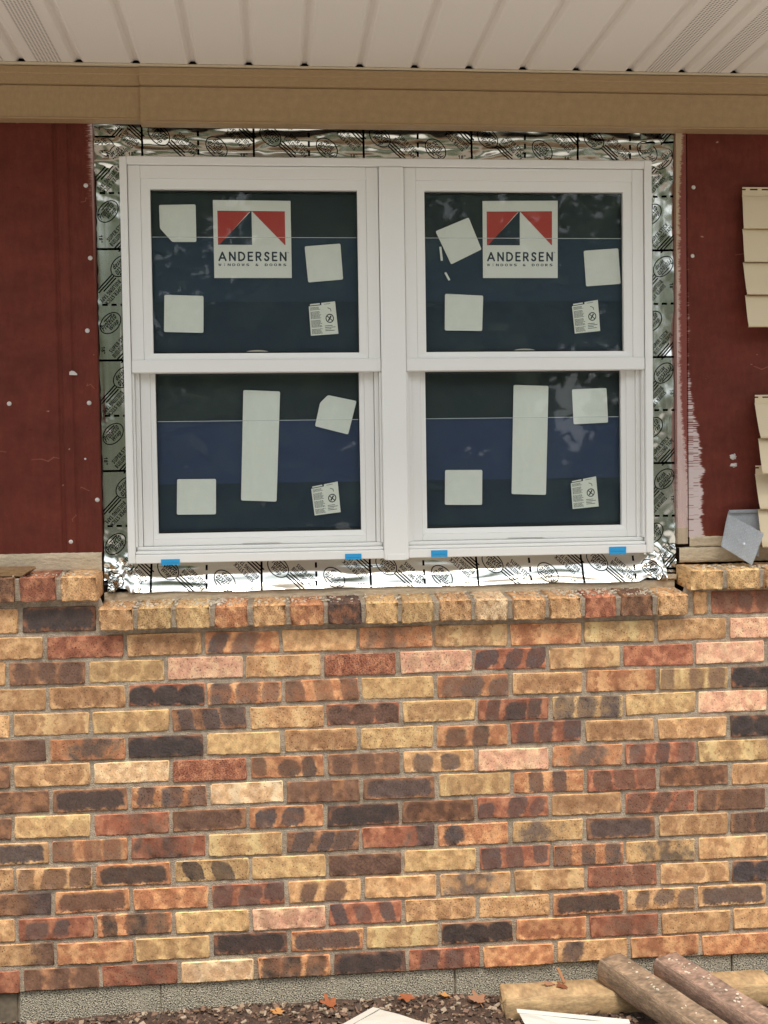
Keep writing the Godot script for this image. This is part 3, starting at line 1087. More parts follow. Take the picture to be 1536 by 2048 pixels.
# ---------------------------------------------------------------- foil tape
func foil_print() -> ImageTexture:
	# along the tape 0.297 m = 1024 px, across 0.11 m = 384 px
	var W := 1024
	var H := 384
	var cv := Canvas.new(W, H, Color(0.86, 0.855, 0.83))
	var ink := Color(0.035, 0.035, 0.035)
	cv.rect(0, 0, 20, H, ink)
	for k in 5: cv.rect(512, k * 84 + 10, 532, k * 84 + 60, ink)
	for q in [[165.0, 130.0, 0.75, 0], [395.0, 235.0, 0.75, 1], [690.0, 240.0, 0.75 + PI, 0], [905.0, 130.0, 0.75 + PI, 1]]:
		var c := Vector2(q[0], q[1])
		var an: float = q[2]
		var ux := Vector2(1, 0).rotated(an)
		var uy := Vector2(0, 1).rotated(an)
		if q[3] == 0:
			var pts := []
			for k in 33:
				var t := TAU * k / 32.0
				pts.append(c + ux * cos(t) * 112.0 + uy * sin(t) * 78.0)
			cv.poly(pts, 4.5, ink, true)
			print_text(cv, "Protecto", c - uy * 20 - ux * 4, 58, an, ink, true, 0.25, 176, true)
			print_text(cv, "Wrap", c + uy * 38 + ux * 6, 52, an, ink, true, 0.25, 112, true)
			cv.line(c - uy * 52 - ux * 28, c - uy * 48 + ux * 66, 5.0, ink, true)
		else:
			print_text(cv, "SUPER STICK", c - uy * 52, 38, an, ink, true, 0.0, 236, true)
			print_text(cv, "BUILDING TAPE", c - uy * 2, 38, an, ink, true, 0.0, 260, true)
			for k in 3: cv.line(c + uy * (42 + k * 24) - ux * 120, c + uy * (42 + k * 24) + ux * (40 + 40 * k), 6.0, ink, true)
			print_text(cv, "18\"", c - ux * 150 - uy * 110, 34, 0.0, ink, true, 0.0, 0.0, true)
	return cv.texture()

var fo1: FastNoiseLite
var fo2: FastNoiseLite
var fo3: FastNoiseLite

# creases that run straight and fold sharply
func fold(x: float, y: float, f: float, sd: float) -> float:
	var d := 0.0
	for k in 4:
		var an := k * 0.785 + 0.6 * sin(sd + k * 1.3)
		var w := 1.0 + 0.43 * k
		var t := (x * cos(an) + y * sin(an)) * f * w + sd * (k + 1) * 1.7 + 0.45 * fo2.get_noise_2d(x * 7.0 + k * 9.0, y * 7.0)
		d += absf(fposmod(t, 1.0) * 2.0 - 1.0) / w
	return d * 0.4

func ridge(x: float) -> float:
	return 1.0 - absf(x)

func build_foil() -> void:
	fo1 = fnoise(1.0, 401, 2)
	fo2 = fnoise(1.0, 402, 2)
	fo3 = fnoise(1.0, 403, 1)
	var m := mat(255, 255, 255, 0.24, 1.0)
	m.albedo_texture = foil_print()
	var zf := -0.107
	# head
	foil_strip("foil_tape", "wrinkled silver foil tape printed with black lettering above the window", -0.472, 1.118, 2.165, 2.302, zf, "head", m)
	foil_strip("foil_tape", "creased foil tape with black print between left red panel and window frame", -0.4635, -0.375, 1.06, 2.285, zf, "jamb_l", m)
	foil_strip("foil_tape", "creased foil tape peeling beside the pink streaked wood strip", 1.028, 1.119, 1.06, 2.285, zf, "jamb_r", m)
	foil_strip("foil_tape", "bright silver foil tape lapped over the sill below the window", -0.452, 1.085, 1.0395, 1.135, -0.098, "sill", m)

func foil_strip(called: String, label: String, x0: float, x1: float, y0: float, y1: float, z: float, kind: String, m: Material) -> void:
	var t := thing(called, label, "foil tape", Vector3.ZERO, "foil flashing tape round the window")
	var step := 0.0032
	var nu := int((x1 - x0) / step)
	var nv := int((y1 - y0) / step)
	var P := []
	var UV := []
	for j in nv + 1:
		var fy := float(j) / nv
		var y := lerpf(y1, y0, fy)
		for i in nu + 1:
			var fx := float(i) / nu
			var x := lerpf(x0, x1, fx)
			var d := 0.0
			var xx := x
			var yy := y
			match kind:
				"head":
					d = 0.0050 * ridge(fo1.get_noise_2d(x * 1.6 + 0.5 * fo2.get_noise_2d(x * 3, y * 8), y * 17.0) * 2.0)
					d += 0.0042 * fold(x * 0.55, y * 1.3, 16.0, 2.0)
				"jamb_l", "jamb_r":
					d = 0.0022 * ridge(fo1.get_noise_2d(x * 24.0 + (9.0 if kind == "jamb_r" else 0.0), y * 1.2) * 1.6)
					var rough := 0.06 + 0.8 * sst(0.2, 0.5, fo2.get_noise_2d(x * 4.0 + 50.0, y * 3.0)) + 1.2 * sst(1.28, 1.1, y) + 0.9 * sst(2.0, 2.2, y)
					if kind == "jamb_r": rough += 0.2
					d += 0.0042 * rough * fold(x, y, 19.0, 5.0 if kind == "jamb_r" else 3.0)
					if kind == "jamb_r":
						var lift := sst(0.5, 1.0, fx + 0.25 * fo1.get_noise_2d(3.0, y * 4.0))
						d += 0.010 * lift * (0.5 + fo1.get_noise_2d(7.0, y * 6.0))
					d += 0.014 * sst(1.16, 1.07, y) * fold(x, y, 22.0, 8.0)
				"sill":
					# lapped over the sill, leaning out towards its foot
					d = -0.022 + 0.049 * fy + 0.0017 * sin(fy * 13.0 + 2.2 * fo1.get_noise_2d(x * 1.6, 1.0))
					d += 0.0016 * ridge(fo3.get_noise_2d(x * 4.0, y * 26.0) * 1.8)
					var ends := sst(-0.34, -0.44, x) + sst(0.99, 1.08, x)
					d += 0.013 * ends * fold(x, y, 24.0, 11.0)
					d += 0.0022 * fold(x * 0.3, y, 17.0, 6.0)
					yy += 0.004 * fo1.get_noise_2d(x * 3.0, 9.0) * fy + 0.022 * ends * fy * (0.5 + fo2.get_noise_2d(x * 20.0, 5.0))
			# ragged free edges
			if kind == "jamb_l" and i == 0: xx += 0.003 * fo2.get_noise_2d(y * 20.0, 1.0)
			P.append(Vector3(xx, yy, z + d))
			if kind == "head" or kind == "sill": UV.append(Vector2((x + 0.342) / 0.297, (y1 - y) / 0.11))
			else: UV.append(Vector2((2.118 - y) / 0.297 + 0.48, 0.9 - (x - x0) / 0.11))
	obj("foil", sheet(P, UV, nu, nv), m, t)

# ---------------------------------------------------------------- window
func mem(parent: Node, called: String, x0: float, x1: float, y0: float, y1: float, zb: float, zfr: float, b := 0.0012) -> MeshInstance3D:
	return box_obj(called, x0, x1, y0, y1, zb, zfr, white_vinyl, parent, b)

func bead(parent: Node, cx: float, hw: float, hg: float, y0: float, y1: float, gy0: float, gy1: float, z: float, zg: float) -> void:
	# sloping glazing bead, four mitred pieces
	var O := [Vector2(cx - hw, y1), Vector2(cx + hw, y1), Vector2(cx + hw, y0), Vector2(cx - hw, y0)]
	var I := [Vector2(cx - hg, gy1), Vector2(cx + hg, gy1), Vector2(cx + hg, gy0), Vector2(cx - hg, gy0)]
	var zm := lerpf(z, zg, 0.25)
	for k in 4:
		var l := (k + 1) % 4
		var st := st_new()
		var ip: Vector2 = I[k]
		var iq: Vector2 = I[l]
		var op: Vector2 = O[k]
		var oq: Vector2 = O[l]
		quad(st, Vector3(op.x, op.y, z), Vector3(oq.x, oq.y, z), Vector3(iq.x, iq.y, zm), Vector3(ip.x, ip.y, zm))
		quad(st, Vector3(ip.x, ip.y, zm), Vector3(iq.x, iq.y, zm), Vector3(iq.x, iq.y, zg - 0.006), Vector3(ip.x, ip.y, zg - 0.006))
		quad(st, Vector3(oq.x, oq.y, z), Vector3(op.x, op.y, z), Vector3(op.x, op.y, z - 0.02), Vector3(oq.x, oq.y, z - 0.02))
		obj("glazing_bead", fin(st), white_vinyl, parent)

const UNITS := [[-0.0427, 0.3342], [0.6926, 0.3331]]

func build_window() -> void:
	var w := thing("double_window", "new white vinyl double window with two sliding sashes on each side", "window")
	var zf := -0.065
	var zb := -0.155
	mem(w, "jamb", -0.396, -0.3772, 1.1175, 2.1975, zb, zf, 0.002)
	mem(w, "jamb", 1.0262, 1.0465, 1.1175, 2.2, zb, zf, 0.002)
	mem(w, "head", -0.3770, 1.0260, 2.1765, 2.1985, zb, zf - 0.0003, 0.002)
	mem(w, "mullion", 0.2918, 0.3592, 1.1125, 2.1763, zb, zf + 0.0025, 0.003)
	mem(w, "mullion_cap", 0.3, 0.351, 1.1123, 1.1295, zf, zf + 0.0035, 0.0025)
	var glass := StandardMaterial3D.new()
	glass.albedo_color = Color(0.12, 0.16, 0.16, 0.05)
	glass.transparency = BaseMaterial3D.TRANSPARENCY_ALPHA
	glass.roughness = 0.02
	glass.metallic_specular = 0.32
	var film := StandardMaterial3D.new()
	film.albedo_color = Color(0.085, 0.17, 0.225, 0.92)
	film.transparency = BaseMaterial3D.TRANSPARENCY_ALPHA
	film.roughness = 0.6
	var film2 := film.duplicate()
	film2.albedo_color = Color(0.11, 0.205, 0.27, 0.95)
	var film4 := film.duplicate()
	film4.albedo_color = Color(0.145, 0.215, 0.33, 0.95)
	var film3 := film.duplicate()
	film3.albedo_color = Color(0.105, 0.17, 0.18, 0.92)
	var edge_m := film.duplicate()
	edge_m.albedo_color = Color(0.95, 0.98, 0.98, 0.5)
	var spacer := mat(14, 15, 16, 0.6)
	var lock_m := mat(214, 208, 190, 0.4)
	var k := 0
	for u in UNITS:
		var cx: float = u[0]
		var hw: float = u[1]
		var rt := cx + hw
		var lf := cx - hw
		# sill, stepping up towards the sash
		mem(w, "sill", lf, rt, 1.1172 if k == 0 else 1.1172, 1.1405, zb, zf, 0.002)
		mem(w, "sill_step", lf, rt, 1.1407, 1.1495, zb, zf - 0.009, 0.0022)
		mem(w, "sill_step", lf, rt, 1.1497, 1.1605, zb, zf - 0.026, 0.0025)
		# jamb liners beside the lower sash
		for s in [-1.0, 1.0]:
			var e: float = cx + s * hw
			mem(w, "jamb_liner", minf(e, e - s * 0.0055), maxf(e, e - s * 0.0055), 1.1607, 1.6265, zb, zf - 0.012, 0.001)
			mem(w, "jamb_liner", minf(e - s * 0.006, e - s * 0.0175), maxf(e - s * 0.006, e - s * 0.0175), 1.1607, 1.6265, zb, zf - 0.032, 0.001)
		# upper sash, in the outer track
		var us := part(w, "sash", k * 2)
		var zs := zf - 0.007
		var ow := hw - 0.0012
		mem(us, "stile", cx - ow, cx - 0.3003, 1.6280, 2.1755, -0.10, zs)
		mem(us, "stile", cx + 0.3003, cx + ow, 1.6280, 2.1755, -0.10, zs)
		mem(us, "rail", cx - 0.3, cx + 0.3, 2.1415, 2.1755, -0.10, zs - 0.0001)
		mem(us, "check_rail", cx - ow - 0.0004, cx + ow + 0.0004, 1.6265, 1.6615, -0.10, zs + 0.004, 0.002)
		bead(us, cx, 0.2997, 0.2762, 1.6620, 2.1412, 1.6785, 2.1145, zs - 0.0025, -0.088)
		var zg := -0.088
		box_obj("glass_pane", cx - 0.280, cx + 0.280, 1.672, 2.119, zg - 0.003, zg, glass, us, 0.0)
		spacer_frame(us, cx, 0.2745, 0.280, 1.672, 2.119, zg - 0.0035, spacer)
		film_sheet(us, cx, 0.279, 1.819, 2.118, zg - 0.0120, film3)
		film_sheet(us, cx, 0.279, 1.819, 1.9905, zg - 0.0095, film2)
		film_sheet(us, cx, 0.279, 1.673, 1.8195, zg - 0.0105, film)
		box_obj("film_edge", cx - 0.279, cx + 0.279, 1.9898, 1.9912, zg - 0.0042, zg - 0.0037, edge_m, us, 0.0)
		arch(us, cx + (0.0 if k == 0 else 0.0), 1.6785, zg - 0.008, 0.037, 0.010, lock_m)
		# lower sash, in the inner track
		var ls := part(w, "sash", k * 2 + 1)
		var zl := zf - 0.040
		mem(ls, "stile", cx - 0.3155, cx - 0.2895, 1.1612, 1.69, zb, zl)
		mem(ls, "stile", cx + 0.2895, cx + 0.3155, 1.1612, 1.69, zb, zl)
		mem(ls, "rail", cx - 0.2892, cx + 0.2892, 1.1612, 1.1800, zb, zl - 0.0002)
		mem(ls, "check_rail", cx - 0.2892, cx + 0.2892, 1.636, 1.677, zb, -0.104)
		bead(ls, cx, 0.2890, 0.2762, 1.1803, 1.6355, 1.1945, 1.628, zl - 0.0025, -0.121)
		zg = -0.121
		box_obj("glass_pane", cx - 0.281, cx + 0.281, 1.188, 1.635, zg - 0.003, zg, glass, ls, 0.0)
		spacer_frame(ls, cx, 0.2745, 0.281, 1.188, 1.635, zg - 0.0035, spacer)
		film_sheet(ls, cx, 0.279, 1.328, 1.634, zg - 0.0120, film3)
		film_sheet(ls, cx, 0.279, 1.328, 1.499, zg - 0.0095, film4)
		film_sheet(ls, cx, 0.279, 1.189, 1.3285, zg - 0.0105, film)
		box_obj("film_edge", cx - 0.279, cx + 0.279, 1.4983, 1.4997, zg - 0.0042, zg - 0.0037, edge_m, ls, 0.0)
		# finger lift on the bottom rail
		mem(ls, "finger_lift", cx - 0.05, cx + 0.05, 1.1650, 1.1675, zl - 0.002, zl + 0.004, 0.001)
		k += 1
	# blue packing tabs under the frame
	var blue := mat(38, 150, 205, 0.45)
	k = 0
	for q in [[-0.3092, -0.2592, 1.1292, 1.1146, "blue plastic tab under the frame corner beside the left red panel"], [0.1846, 0.2293, 1.1335, 1.1185, "blue plastic tab under the left sashes close to the mullion"], [0.4203, 0.4656, 1.1380, 1.1205, "blue plastic tab under the right sashes close to the mullion"], [0.9182, 0.9664, 1.1374, 1.1169, "blue plastic tab under the frame corner beside the pink streaked strip"]]:
		var t := thing("packing_tab", q[4], "plastic tab", Vector3.ZERO, "blue tabs on the frame bottom")
		box_obj("tab_plate", q[0], q[1], q[3] - 0.002, q[2] - 0.001, zf + 0.0005, zf + 0.0022, blue, t, 0.0006)
		box_obj("tab_rib", q[0] + 0.004, q[1] - 0.004, (q[2] + q[3]) / 2 - 0.003, (q[2] + q[3]) / 2 - 0.0005, zf + 0.0023, zf + 0.0036, blue, t, 0.0006)
		k += 1

func film_sheet(parent: Node, cx: float, hw: float, y0: float, y1: float, z: float, m: Material) -> void:
	box_obj("protective_film", cx - hw, cx + hw, y0, y1, z - 0.0003, z, m, parent, 0.0)

func spacer_frame(parent: Node, cx: float, hi: float, ho: float, y0: float, y1: float, z: float, m: Material) -> void:
	var t := 0.0058
	var st := st_new()
	bbox(st, Vector3(cx - ho, y0, z - 0.012), Vector3(cx - hi, y1, z), 0.0)
	bbox(st, Vector3(cx + hi, y0, z - 0.012), Vector3(cx + ho, y1, z), 0.0)
	bbox(st, Vector3(cx - hi + 0.0001, y0, z - 0.012), Vector3(cx + hi - 0.0001, y0 + t + 0.006, z), 0.0)
	bbox(st, Vector3(cx - hi + 0.0001, y1 - t - 0.003, z - 0.012), Vector3(cx + hi - 0.0001, y1, z), 0.0)
	obj("spacer_bar", fin(st), m, parent)

func arch(parent: Node, cx: float, y: float, z: float, rx: float, ry: float, m: Material) -> void:
	var pts := [Vector2(cx + rx, y), Vector2(cx - rx, y)]
	for k in range(1, 12):
		var a := PI - PI * k / 12.0
		pts.append(Vector2(cx + cos(a) * rx, y + sin(a) * ry))
	obj("sash_lock", plate(pts, z - 0.0012, z), m, parent)

# ---------------------------------------------------------------- stickers on the glass
func logo_texture() -> ImageTexture:
	var S := 512
	var paper := Color(0.86, 0.885, 0.84)
	var red := Color(0.68, 0.25, 0.215)
	var navy := Color(0.12, 0.19, 0.235)
	var cv := Canvas.new(S, S, paper)
	# emblem: a dark gable triangle and a pale one between two red ones
	var l := 28.0
	var r := 472.0
	var m := 252.0
	var t := 72.0
	var b := 292.0
	cv.triangle(Vector2(l, t), Vector2(m - 12, t), Vector2(l, b - 14), red)
	cv.triangle(Vector2(m - 12, t), Vector2(l, b - 14), Vector2(l + 14, b), red)
	cv.triangle(Vector2(m, t), Vector2(m, b), Vector2(l + 14, b), navy)
	cv.triangle(Vector2(m + 8, t), Vector2(r, t), Vector2(r, b), red)
	cv.line(Vector2(l, t), Vector2(r, t), 1.5, navy)
	cv.line(Vector2(l, b), Vector2(m, b), 1.5, navy)
	# word in plain strokes
	var G := {
		"A": [[[0, 0], [0.42, 1], [0.84, 0]], [[0.14, 0.3], [0.7, 0.3]]],
		"N": [[[0, 0], [0, 1], [0.66, 0], [0.66, 1]]],
		"D": [[[0, 0], [0, 1], [0.3, 1], [0.55, 0.88], [0.68, 0.66], [0.7, 0.5], [0.68, 0.34], [0.55, 0.12], [0.3, 0], [0, 0]]],
		"E": [[[0.5, 1], [0, 1], [0, 0], [0.5, 0]], [[0, 0.52], [0.44, 0.52]]],
		"R": [[[0, 0], [0, 1], [0.32, 1], [0.48, 0.94], [0.54, 0.74], [0.48, 0.54], [0.32, 0.46], [0, 0.46]], [[0.26, 0.46], [0.56, 0]]],
		"S": [[[0.5, 0.86], [0.4, 0.97], [0.25, 1], [0.1, 0.93], [0.05, 0.76], [0.12, 0.6], [0.38, 0.45], [0.49, 0.28], [0.42, 0.07], [0.25, 0], [0.08, 0.05], [0, 0.18]]]}
	var wd := {"A": 0.84, "N": 0.66, "D": 0.7, "E": 0.5, "R": 0.56, "S": 0.5}
	var word := "ANDERSEN"
	var tot := 0.0
	for ch in word: tot += wd[ch]
	var H := 52.0
	var gap := (440.0 - tot * H) / 7.0
	var x := 34.0
	for ch in word:
		for line in G[ch]:
			var pts := []
			for p in line: pts.append(Vector2(x + p[0] * H, 396 - p[1] * H))
			cv.poly(pts, 5.4, navy)
		x += wd[ch] * H + gap
	print_text(cv, "TM", Vector2(488, 343), 7, 0.0, navy, false)
	var small := "WINDOWS & DOORS"
	var sx := 38.0
	for ch in small:
		if ch != " ": print_text(cv, ch, Vector2(sx, 425), 16, 0.0, navy, true, 0.0, 20.0 if ch != "I" else 5.0)
		sx += 30.6
	return cv.texture()

func warning_texture() -> ImageTexture:
	var cv := Canvas.new(160, 176, Color(0.86, 0.885, 0.83))
	var ink := Color(0.16, 0.18, 0.18)
	var r := RandomNumberGenerator.new()
	r.seed = 77
	var y := 20
	while y < 168:
		if r.randf() < 0.86:
			var x := 8
			var en := r.randi_range(58, 72)
			while x < en:
				var l := r.randi_range(3, 9)
				cv.rect(x, y, mini(x + l, en), y + 3, ink)
				x += l + 2
		y += 6
	for k in 4:
		cv.rect(86, 126 + k * 9, 86 + [44, 60, 36, 54][k], 129 + k * 9, ink)
	var c := Vector2(118, 88)
	var pts := []
	for k in 25: pts.append(c + Vector2(cos(TAU * k / 24), sin(TAU * k / 24)) * 22.0)
	cv.poly(pts, 2.6, ink)
	cv.line(c + Vector2(-15, -15), c + Vector2(15, 15), 2.4, ink)
	cv.line(c + Vector2(-8, 10), c + Vector2(4, -6), 4.0, ink)
	cv.line(c + Vector2(6, -10), c + Vector2(7, -10), 4.2, ink)
	cv.line(Vector2(112, 30), Vector2(128, 38), 1.6, ink)
	cv.line(Vector2(128, 38), Vector2(130, 50), 1.6, ink)
	cv.rect(92, 8, 130, 10, ink)
	return cv.texture()

func rounded(pts: Array, r := 0.004) -> Array:
	var out := []
	var n := pts.size()
	for k in n:
		var p := Vector2(pts[k][0], pts[k][1])
		var a := Vector2(pts[(k + n - 1) % n][0], pts[(k + n - 1) % n][1])
		var b := Vector2(pts[(k + 1) % n][0], pts[(k + 1) % n][1])
		var pa := p + (a - p).normalized() * r
		var pb := p + (b - p).normalized() * r
		out.append(pa)
		out.append((pa + pb) / 4.0 + p / 2.0)
		out.append(pb)
	return out

func build_stickers() -> void:
	var paper := mat(255, 255, 255, 0.8)
	paper.albedo_texture = mottled(256, 256, Color(0.86, 0.885, 0.84), 0.012, 0.01, 0.01)
	var logo := mat(255, 255, 255, 0.7)
	logo.albedo_texture = logo_texture()
	var warn := mat(255, 255, 255, 0.75)
	warn.albedo_texture = warning_texture()
	var zu := -0.0932
	var zl := -0.1262
	var sq := "square_sticker"
	var L := [
		[sq, "blank square sticker with a clipped lower corner on the upper pane left of the emblem", [[-0.297, 2.076], [-0.2, 2.078], [-0.2, 1.978], [-0.264, 1.978], [-0.296, 2.014]], zu, paper],
		["logo_sticker", "square sticker with red and navy gable emblem on the pane with the clipped blank sticker", [[-0.154, 2.09], [0.054, 2.089], [0.054, 1.882], [-0.154, 1.882]], zu, logo],
		[sq, "slightly tilted blank square sticker between the emblem and the mullion", [[0.09, 1.967], [0.187, 1.975], [0.193, 1.878], [0.098, 1.87]], zu, paper],
		[sq, "blank square sticker below the clipped one on the same pane", [[-0.288, 1.837], [-0.184, 1.834], [-0.186, 1.735], [-0.291, 1.738]], zu, paper],
		[sq, "strongly tilted blank square sticker with torn shreds beside an emblem", [[0.448, 2.009], [0.54, 2.047], [0.575, 1.96], [0.49, 1.919]], zu, paper],
		["logo_sticker", "square sticker with red and navy gable emblem beside the strongly tilted blank sticker", [[0.579, 2.092], [0.789, 2.094], [0.787, 1.882], [0.578, 1.882]], zu, logo],
		[sq, "slightly tilted blank square sticker touching the glass edge beside the right jamb", [[0.861, 1.957], [0.959, 1.964], [0.965, 1.866], [0.867, 1.859]], zu, paper],
		[sq, "blank square sticker below the strongly tilted one with shreds", [[0.472, 1.839], [0.578, 1.834], [0.574, 1.737], [0.47, 1.739]], zu, paper],
		["strip_sticker", "tall blank strip sticker on the lower pane with the folded corner sticker", [[-0.083, 1.583], [0.017, 1.578], [0.002, 1.276], [-0.095, 1.281]], zl, paper],
		[sq, "tilted blank sticker with a folded corner on a lower pane", [[0.126, 1.546], [0.148, 1.567], [0.227, 1.55], [0.202, 1.458], [0.111, 1.482]], zl, paper],
		[sq, "straight blank square sticker on the lower pane with the folded corner sticker", [[-0.267, 1.342], [-0.162, 1.341], [-0.164, 1.244], [-0.27, 1.245]], zl, paper],
		["strip_sticker", "tall blank strip sticker between two square stickers beside the right jamb's lower pane", [[0.667, 1.591], [0.766, 1.587], [0.756, 1.282], [0.658, 1.286]], zl, paper],
		[sq, "nearly straight blank square sticker right of the strip on the right lower pane", [[0.833, 1.577], [0.932, 1.58], [0.936, 1.483], [0.837, 1.479]], zl, paper],
		[sq, "straight blank square sticker left of the strip next to the mullion", [[0.471, 1.356], [0.576, 1.355], [0.574, 1.257], [0.469, 1.259]], zl, paper]]
	for q in L:
		var z: float = q[3]
		var t := thing(q[0], q[1], "sticker", Vector3.ZERO, "stickers on the window panes")
		if q[0] == "logo_sticker":
			var c: Array = q[2]
			obj("sticker_paper", print_quad(c, z), q[4], t)
		else:
			obj("sticker_paper", plate(rounded(q[2]), z - 0.0003, z), q[4], t)
		if q[1].contains("with torn shreds"):
			var sh := box_obj("torn_shred", -0.003, 0.003, -0.019, 0.019, -0.0003, 0.0003, q[4], t, 0.0001)
			sh.position = Vector3(0.4625, 1.948, z + 0.0006)
			sh.rotation.z = 0.1
			sh = box_obj("torn_shred", -0.0028, 0.0028, -0.012, 0.012, -0.0003, 0.0003, q[4], t, 0.0001)
			sh.position = Vector3(0.479, 1.8865, z + 0.0006)
			sh.rotation.z = 0.5
		if q[1].contains("with a folded corner"):
			obj("folded_corner", plate([Vector2(0.1275, 1.5455), Vector2(0.1485, 1.565), Vector2(0.144, 1.547)], z + 0.0001, z + 0.0008), q[4], t)
	# small printed warning labels, one on each pane
	for q in [["small printed warning label below the tilted sticker on the pane with the clipped sticker", [0.098, 1.811], [0.170, 1.819], [0.178, 1.731], [0.103, 1.726], zu], ["small printed warning label on the pane with the torn sticker", [0.826, 1.810], [0.9, 1.822], [0.906, 1.736], [0.834, 1.729], zu], ["small printed warning label on the lower pane below the folded corner sticker", [0.097, 1.315], [0.171, 1.329], [0.178, 1.244], [0.106, 1.236], zl], ["small printed warning label on the lower pane beside the right jamb", [0.827, 1.319], [0.9, 1.332], [0.907, 1.247], [0.832, 1.241], zl]]:
		var t := thing("warning_label", q[0], "label", Vector3.ZERO, "printed warning labels on the panes")
		obj("label_paper", notched(q[1], q[2], q[3], q[4], q[5]), warn, t)

func print_quad(c: Array, z: float) -> ArrayMesh:
	var st := st_new()
	var n := 1
	var p := []
	for q in c: p.append(Vector3(q[0], q[1], z))
	quad(st, p[0], p[1], p[2], p[3])
	for k in 4:
		var a: Vector3 = p[k]
		var b: Vector3 = p[(k + 1) % 4]
		var d := Vector3(0, 0, -0.0003)
		st.set_uv(Vector2(0.01, 0.01)); st.add_vertex(b)
		st.set_uv(Vector2(0.01, 0.01)); st.add_vertex(a)
		st.set_uv(Vector2(0.01, 0.01)); st.add_vertex(a + d)
	return fin(st)

func notched(a: Array, b: Array, c: Array, d: Array, z: float) -> ArrayMesh:
	# label of two halves, the left one a little shorter
	var A := Vector2(a[0], a[1])
	var B := Vector2(b[0], b[1])
	var C := Vector2(c[0], c[1])
	var D := Vector2(d[0], d[1])
	var f := func(u: float, v: float) -> Vector2: return A.lerp(B, u).lerp(D.lerp(C, u), v)
	var st := st_new()
	var R := [[0.0, 0.48, 0.07, 1.0], [0.48, 1.0, 0.0, 1.0], [0.05, 0.42, 0.0, 0.045]]
	for r in R:
		var p := [f.call(r[0], r[2]), f.call(r[1], r[2]), f.call(r[1], r[3]), f.call(r[0], r[3])]
		var uv := [Vector2(r[0], r[2]), Vector2(r[1], r[2]), Vector2(r[1], r[3]), Vector2(r[0], r[3])]
		for k in [0, 1, 2, 0, 2, 3]:
			st.set_uv(uv[k]); st.add_vertex(Vector3(p[k].x, p[k].y, z))
	return fin(st)

# ---------------------------------------------------------------- siding offcuts, flashing, wood scrap
func siding_piece(label: String, x0: float, top: float, zt: float, bulge: Array, heights: Array) -> void:
	var t := thing("siding_offcut", label, "siding", Vector3.ZERO, "vinyl siding scraps beside the right panel")
	var x1 := 1.92
	# nailing hem with real slots
	var st := st_new()
	bbox(st, Vector3(x0 + 0.002, top - 0.0045, zt - 0.0012), Vector3(x1, top, zt), 0.0003)
	bbox(st, Vector3(x0 + 0.002, top - 0.026, zt - 0.0012), Vector3(x1, top - 0.0085, zt), 0.0003)
	var x := x0 + 0.012
	while x < x1 - 0.03:
		bbox(st, Vector3(x, top - 0.0086, zt - 0.0011), Vector3(x + 0.0115, top - 0.0044, zt - 0.0001), 0.0)
		x += 0.034
	obj("nailing_hem", fin(st), vinyl_tan, t)
	var y := top - 0.024
	for k in heights.size():
		var za: float = bulge[k][0]
		var zb: float = bulge[k][1]
		var hh: float = heights[k]
		var P := []
		var UV := []
		var prof := [[0.0, za - 0.004], [0.004, za - 0.001], [0.02 * 1.0, lerpf(za, zb, 0.1) + 0.001], [hh * 0.5, lerpf(za, zb, 0.42)], [hh * 0.8, lerpf(za, zb, 0.75)], [hh - 0.004, zb], [hh - 0.001, zb - 0.0005], [hh, zb - 0.004], [hh - 0.001, zb - 0.012]]
		var nu := 8
		for p in prof:
			for i in nu + 1:
				var xx := lerpf(x0, x1, float(i) / nu)
				P.append(Vector3(xx, y - p[0], p[1] + 0.001 * sin(xx * 11.0 + k)))
				UV.append(Vector2(xx * 2, p[0] * 2))
		obj("siding_course", sheet(P, UV, nu, prof.size() - 1), vinyl_tan, t)
		y -= hh

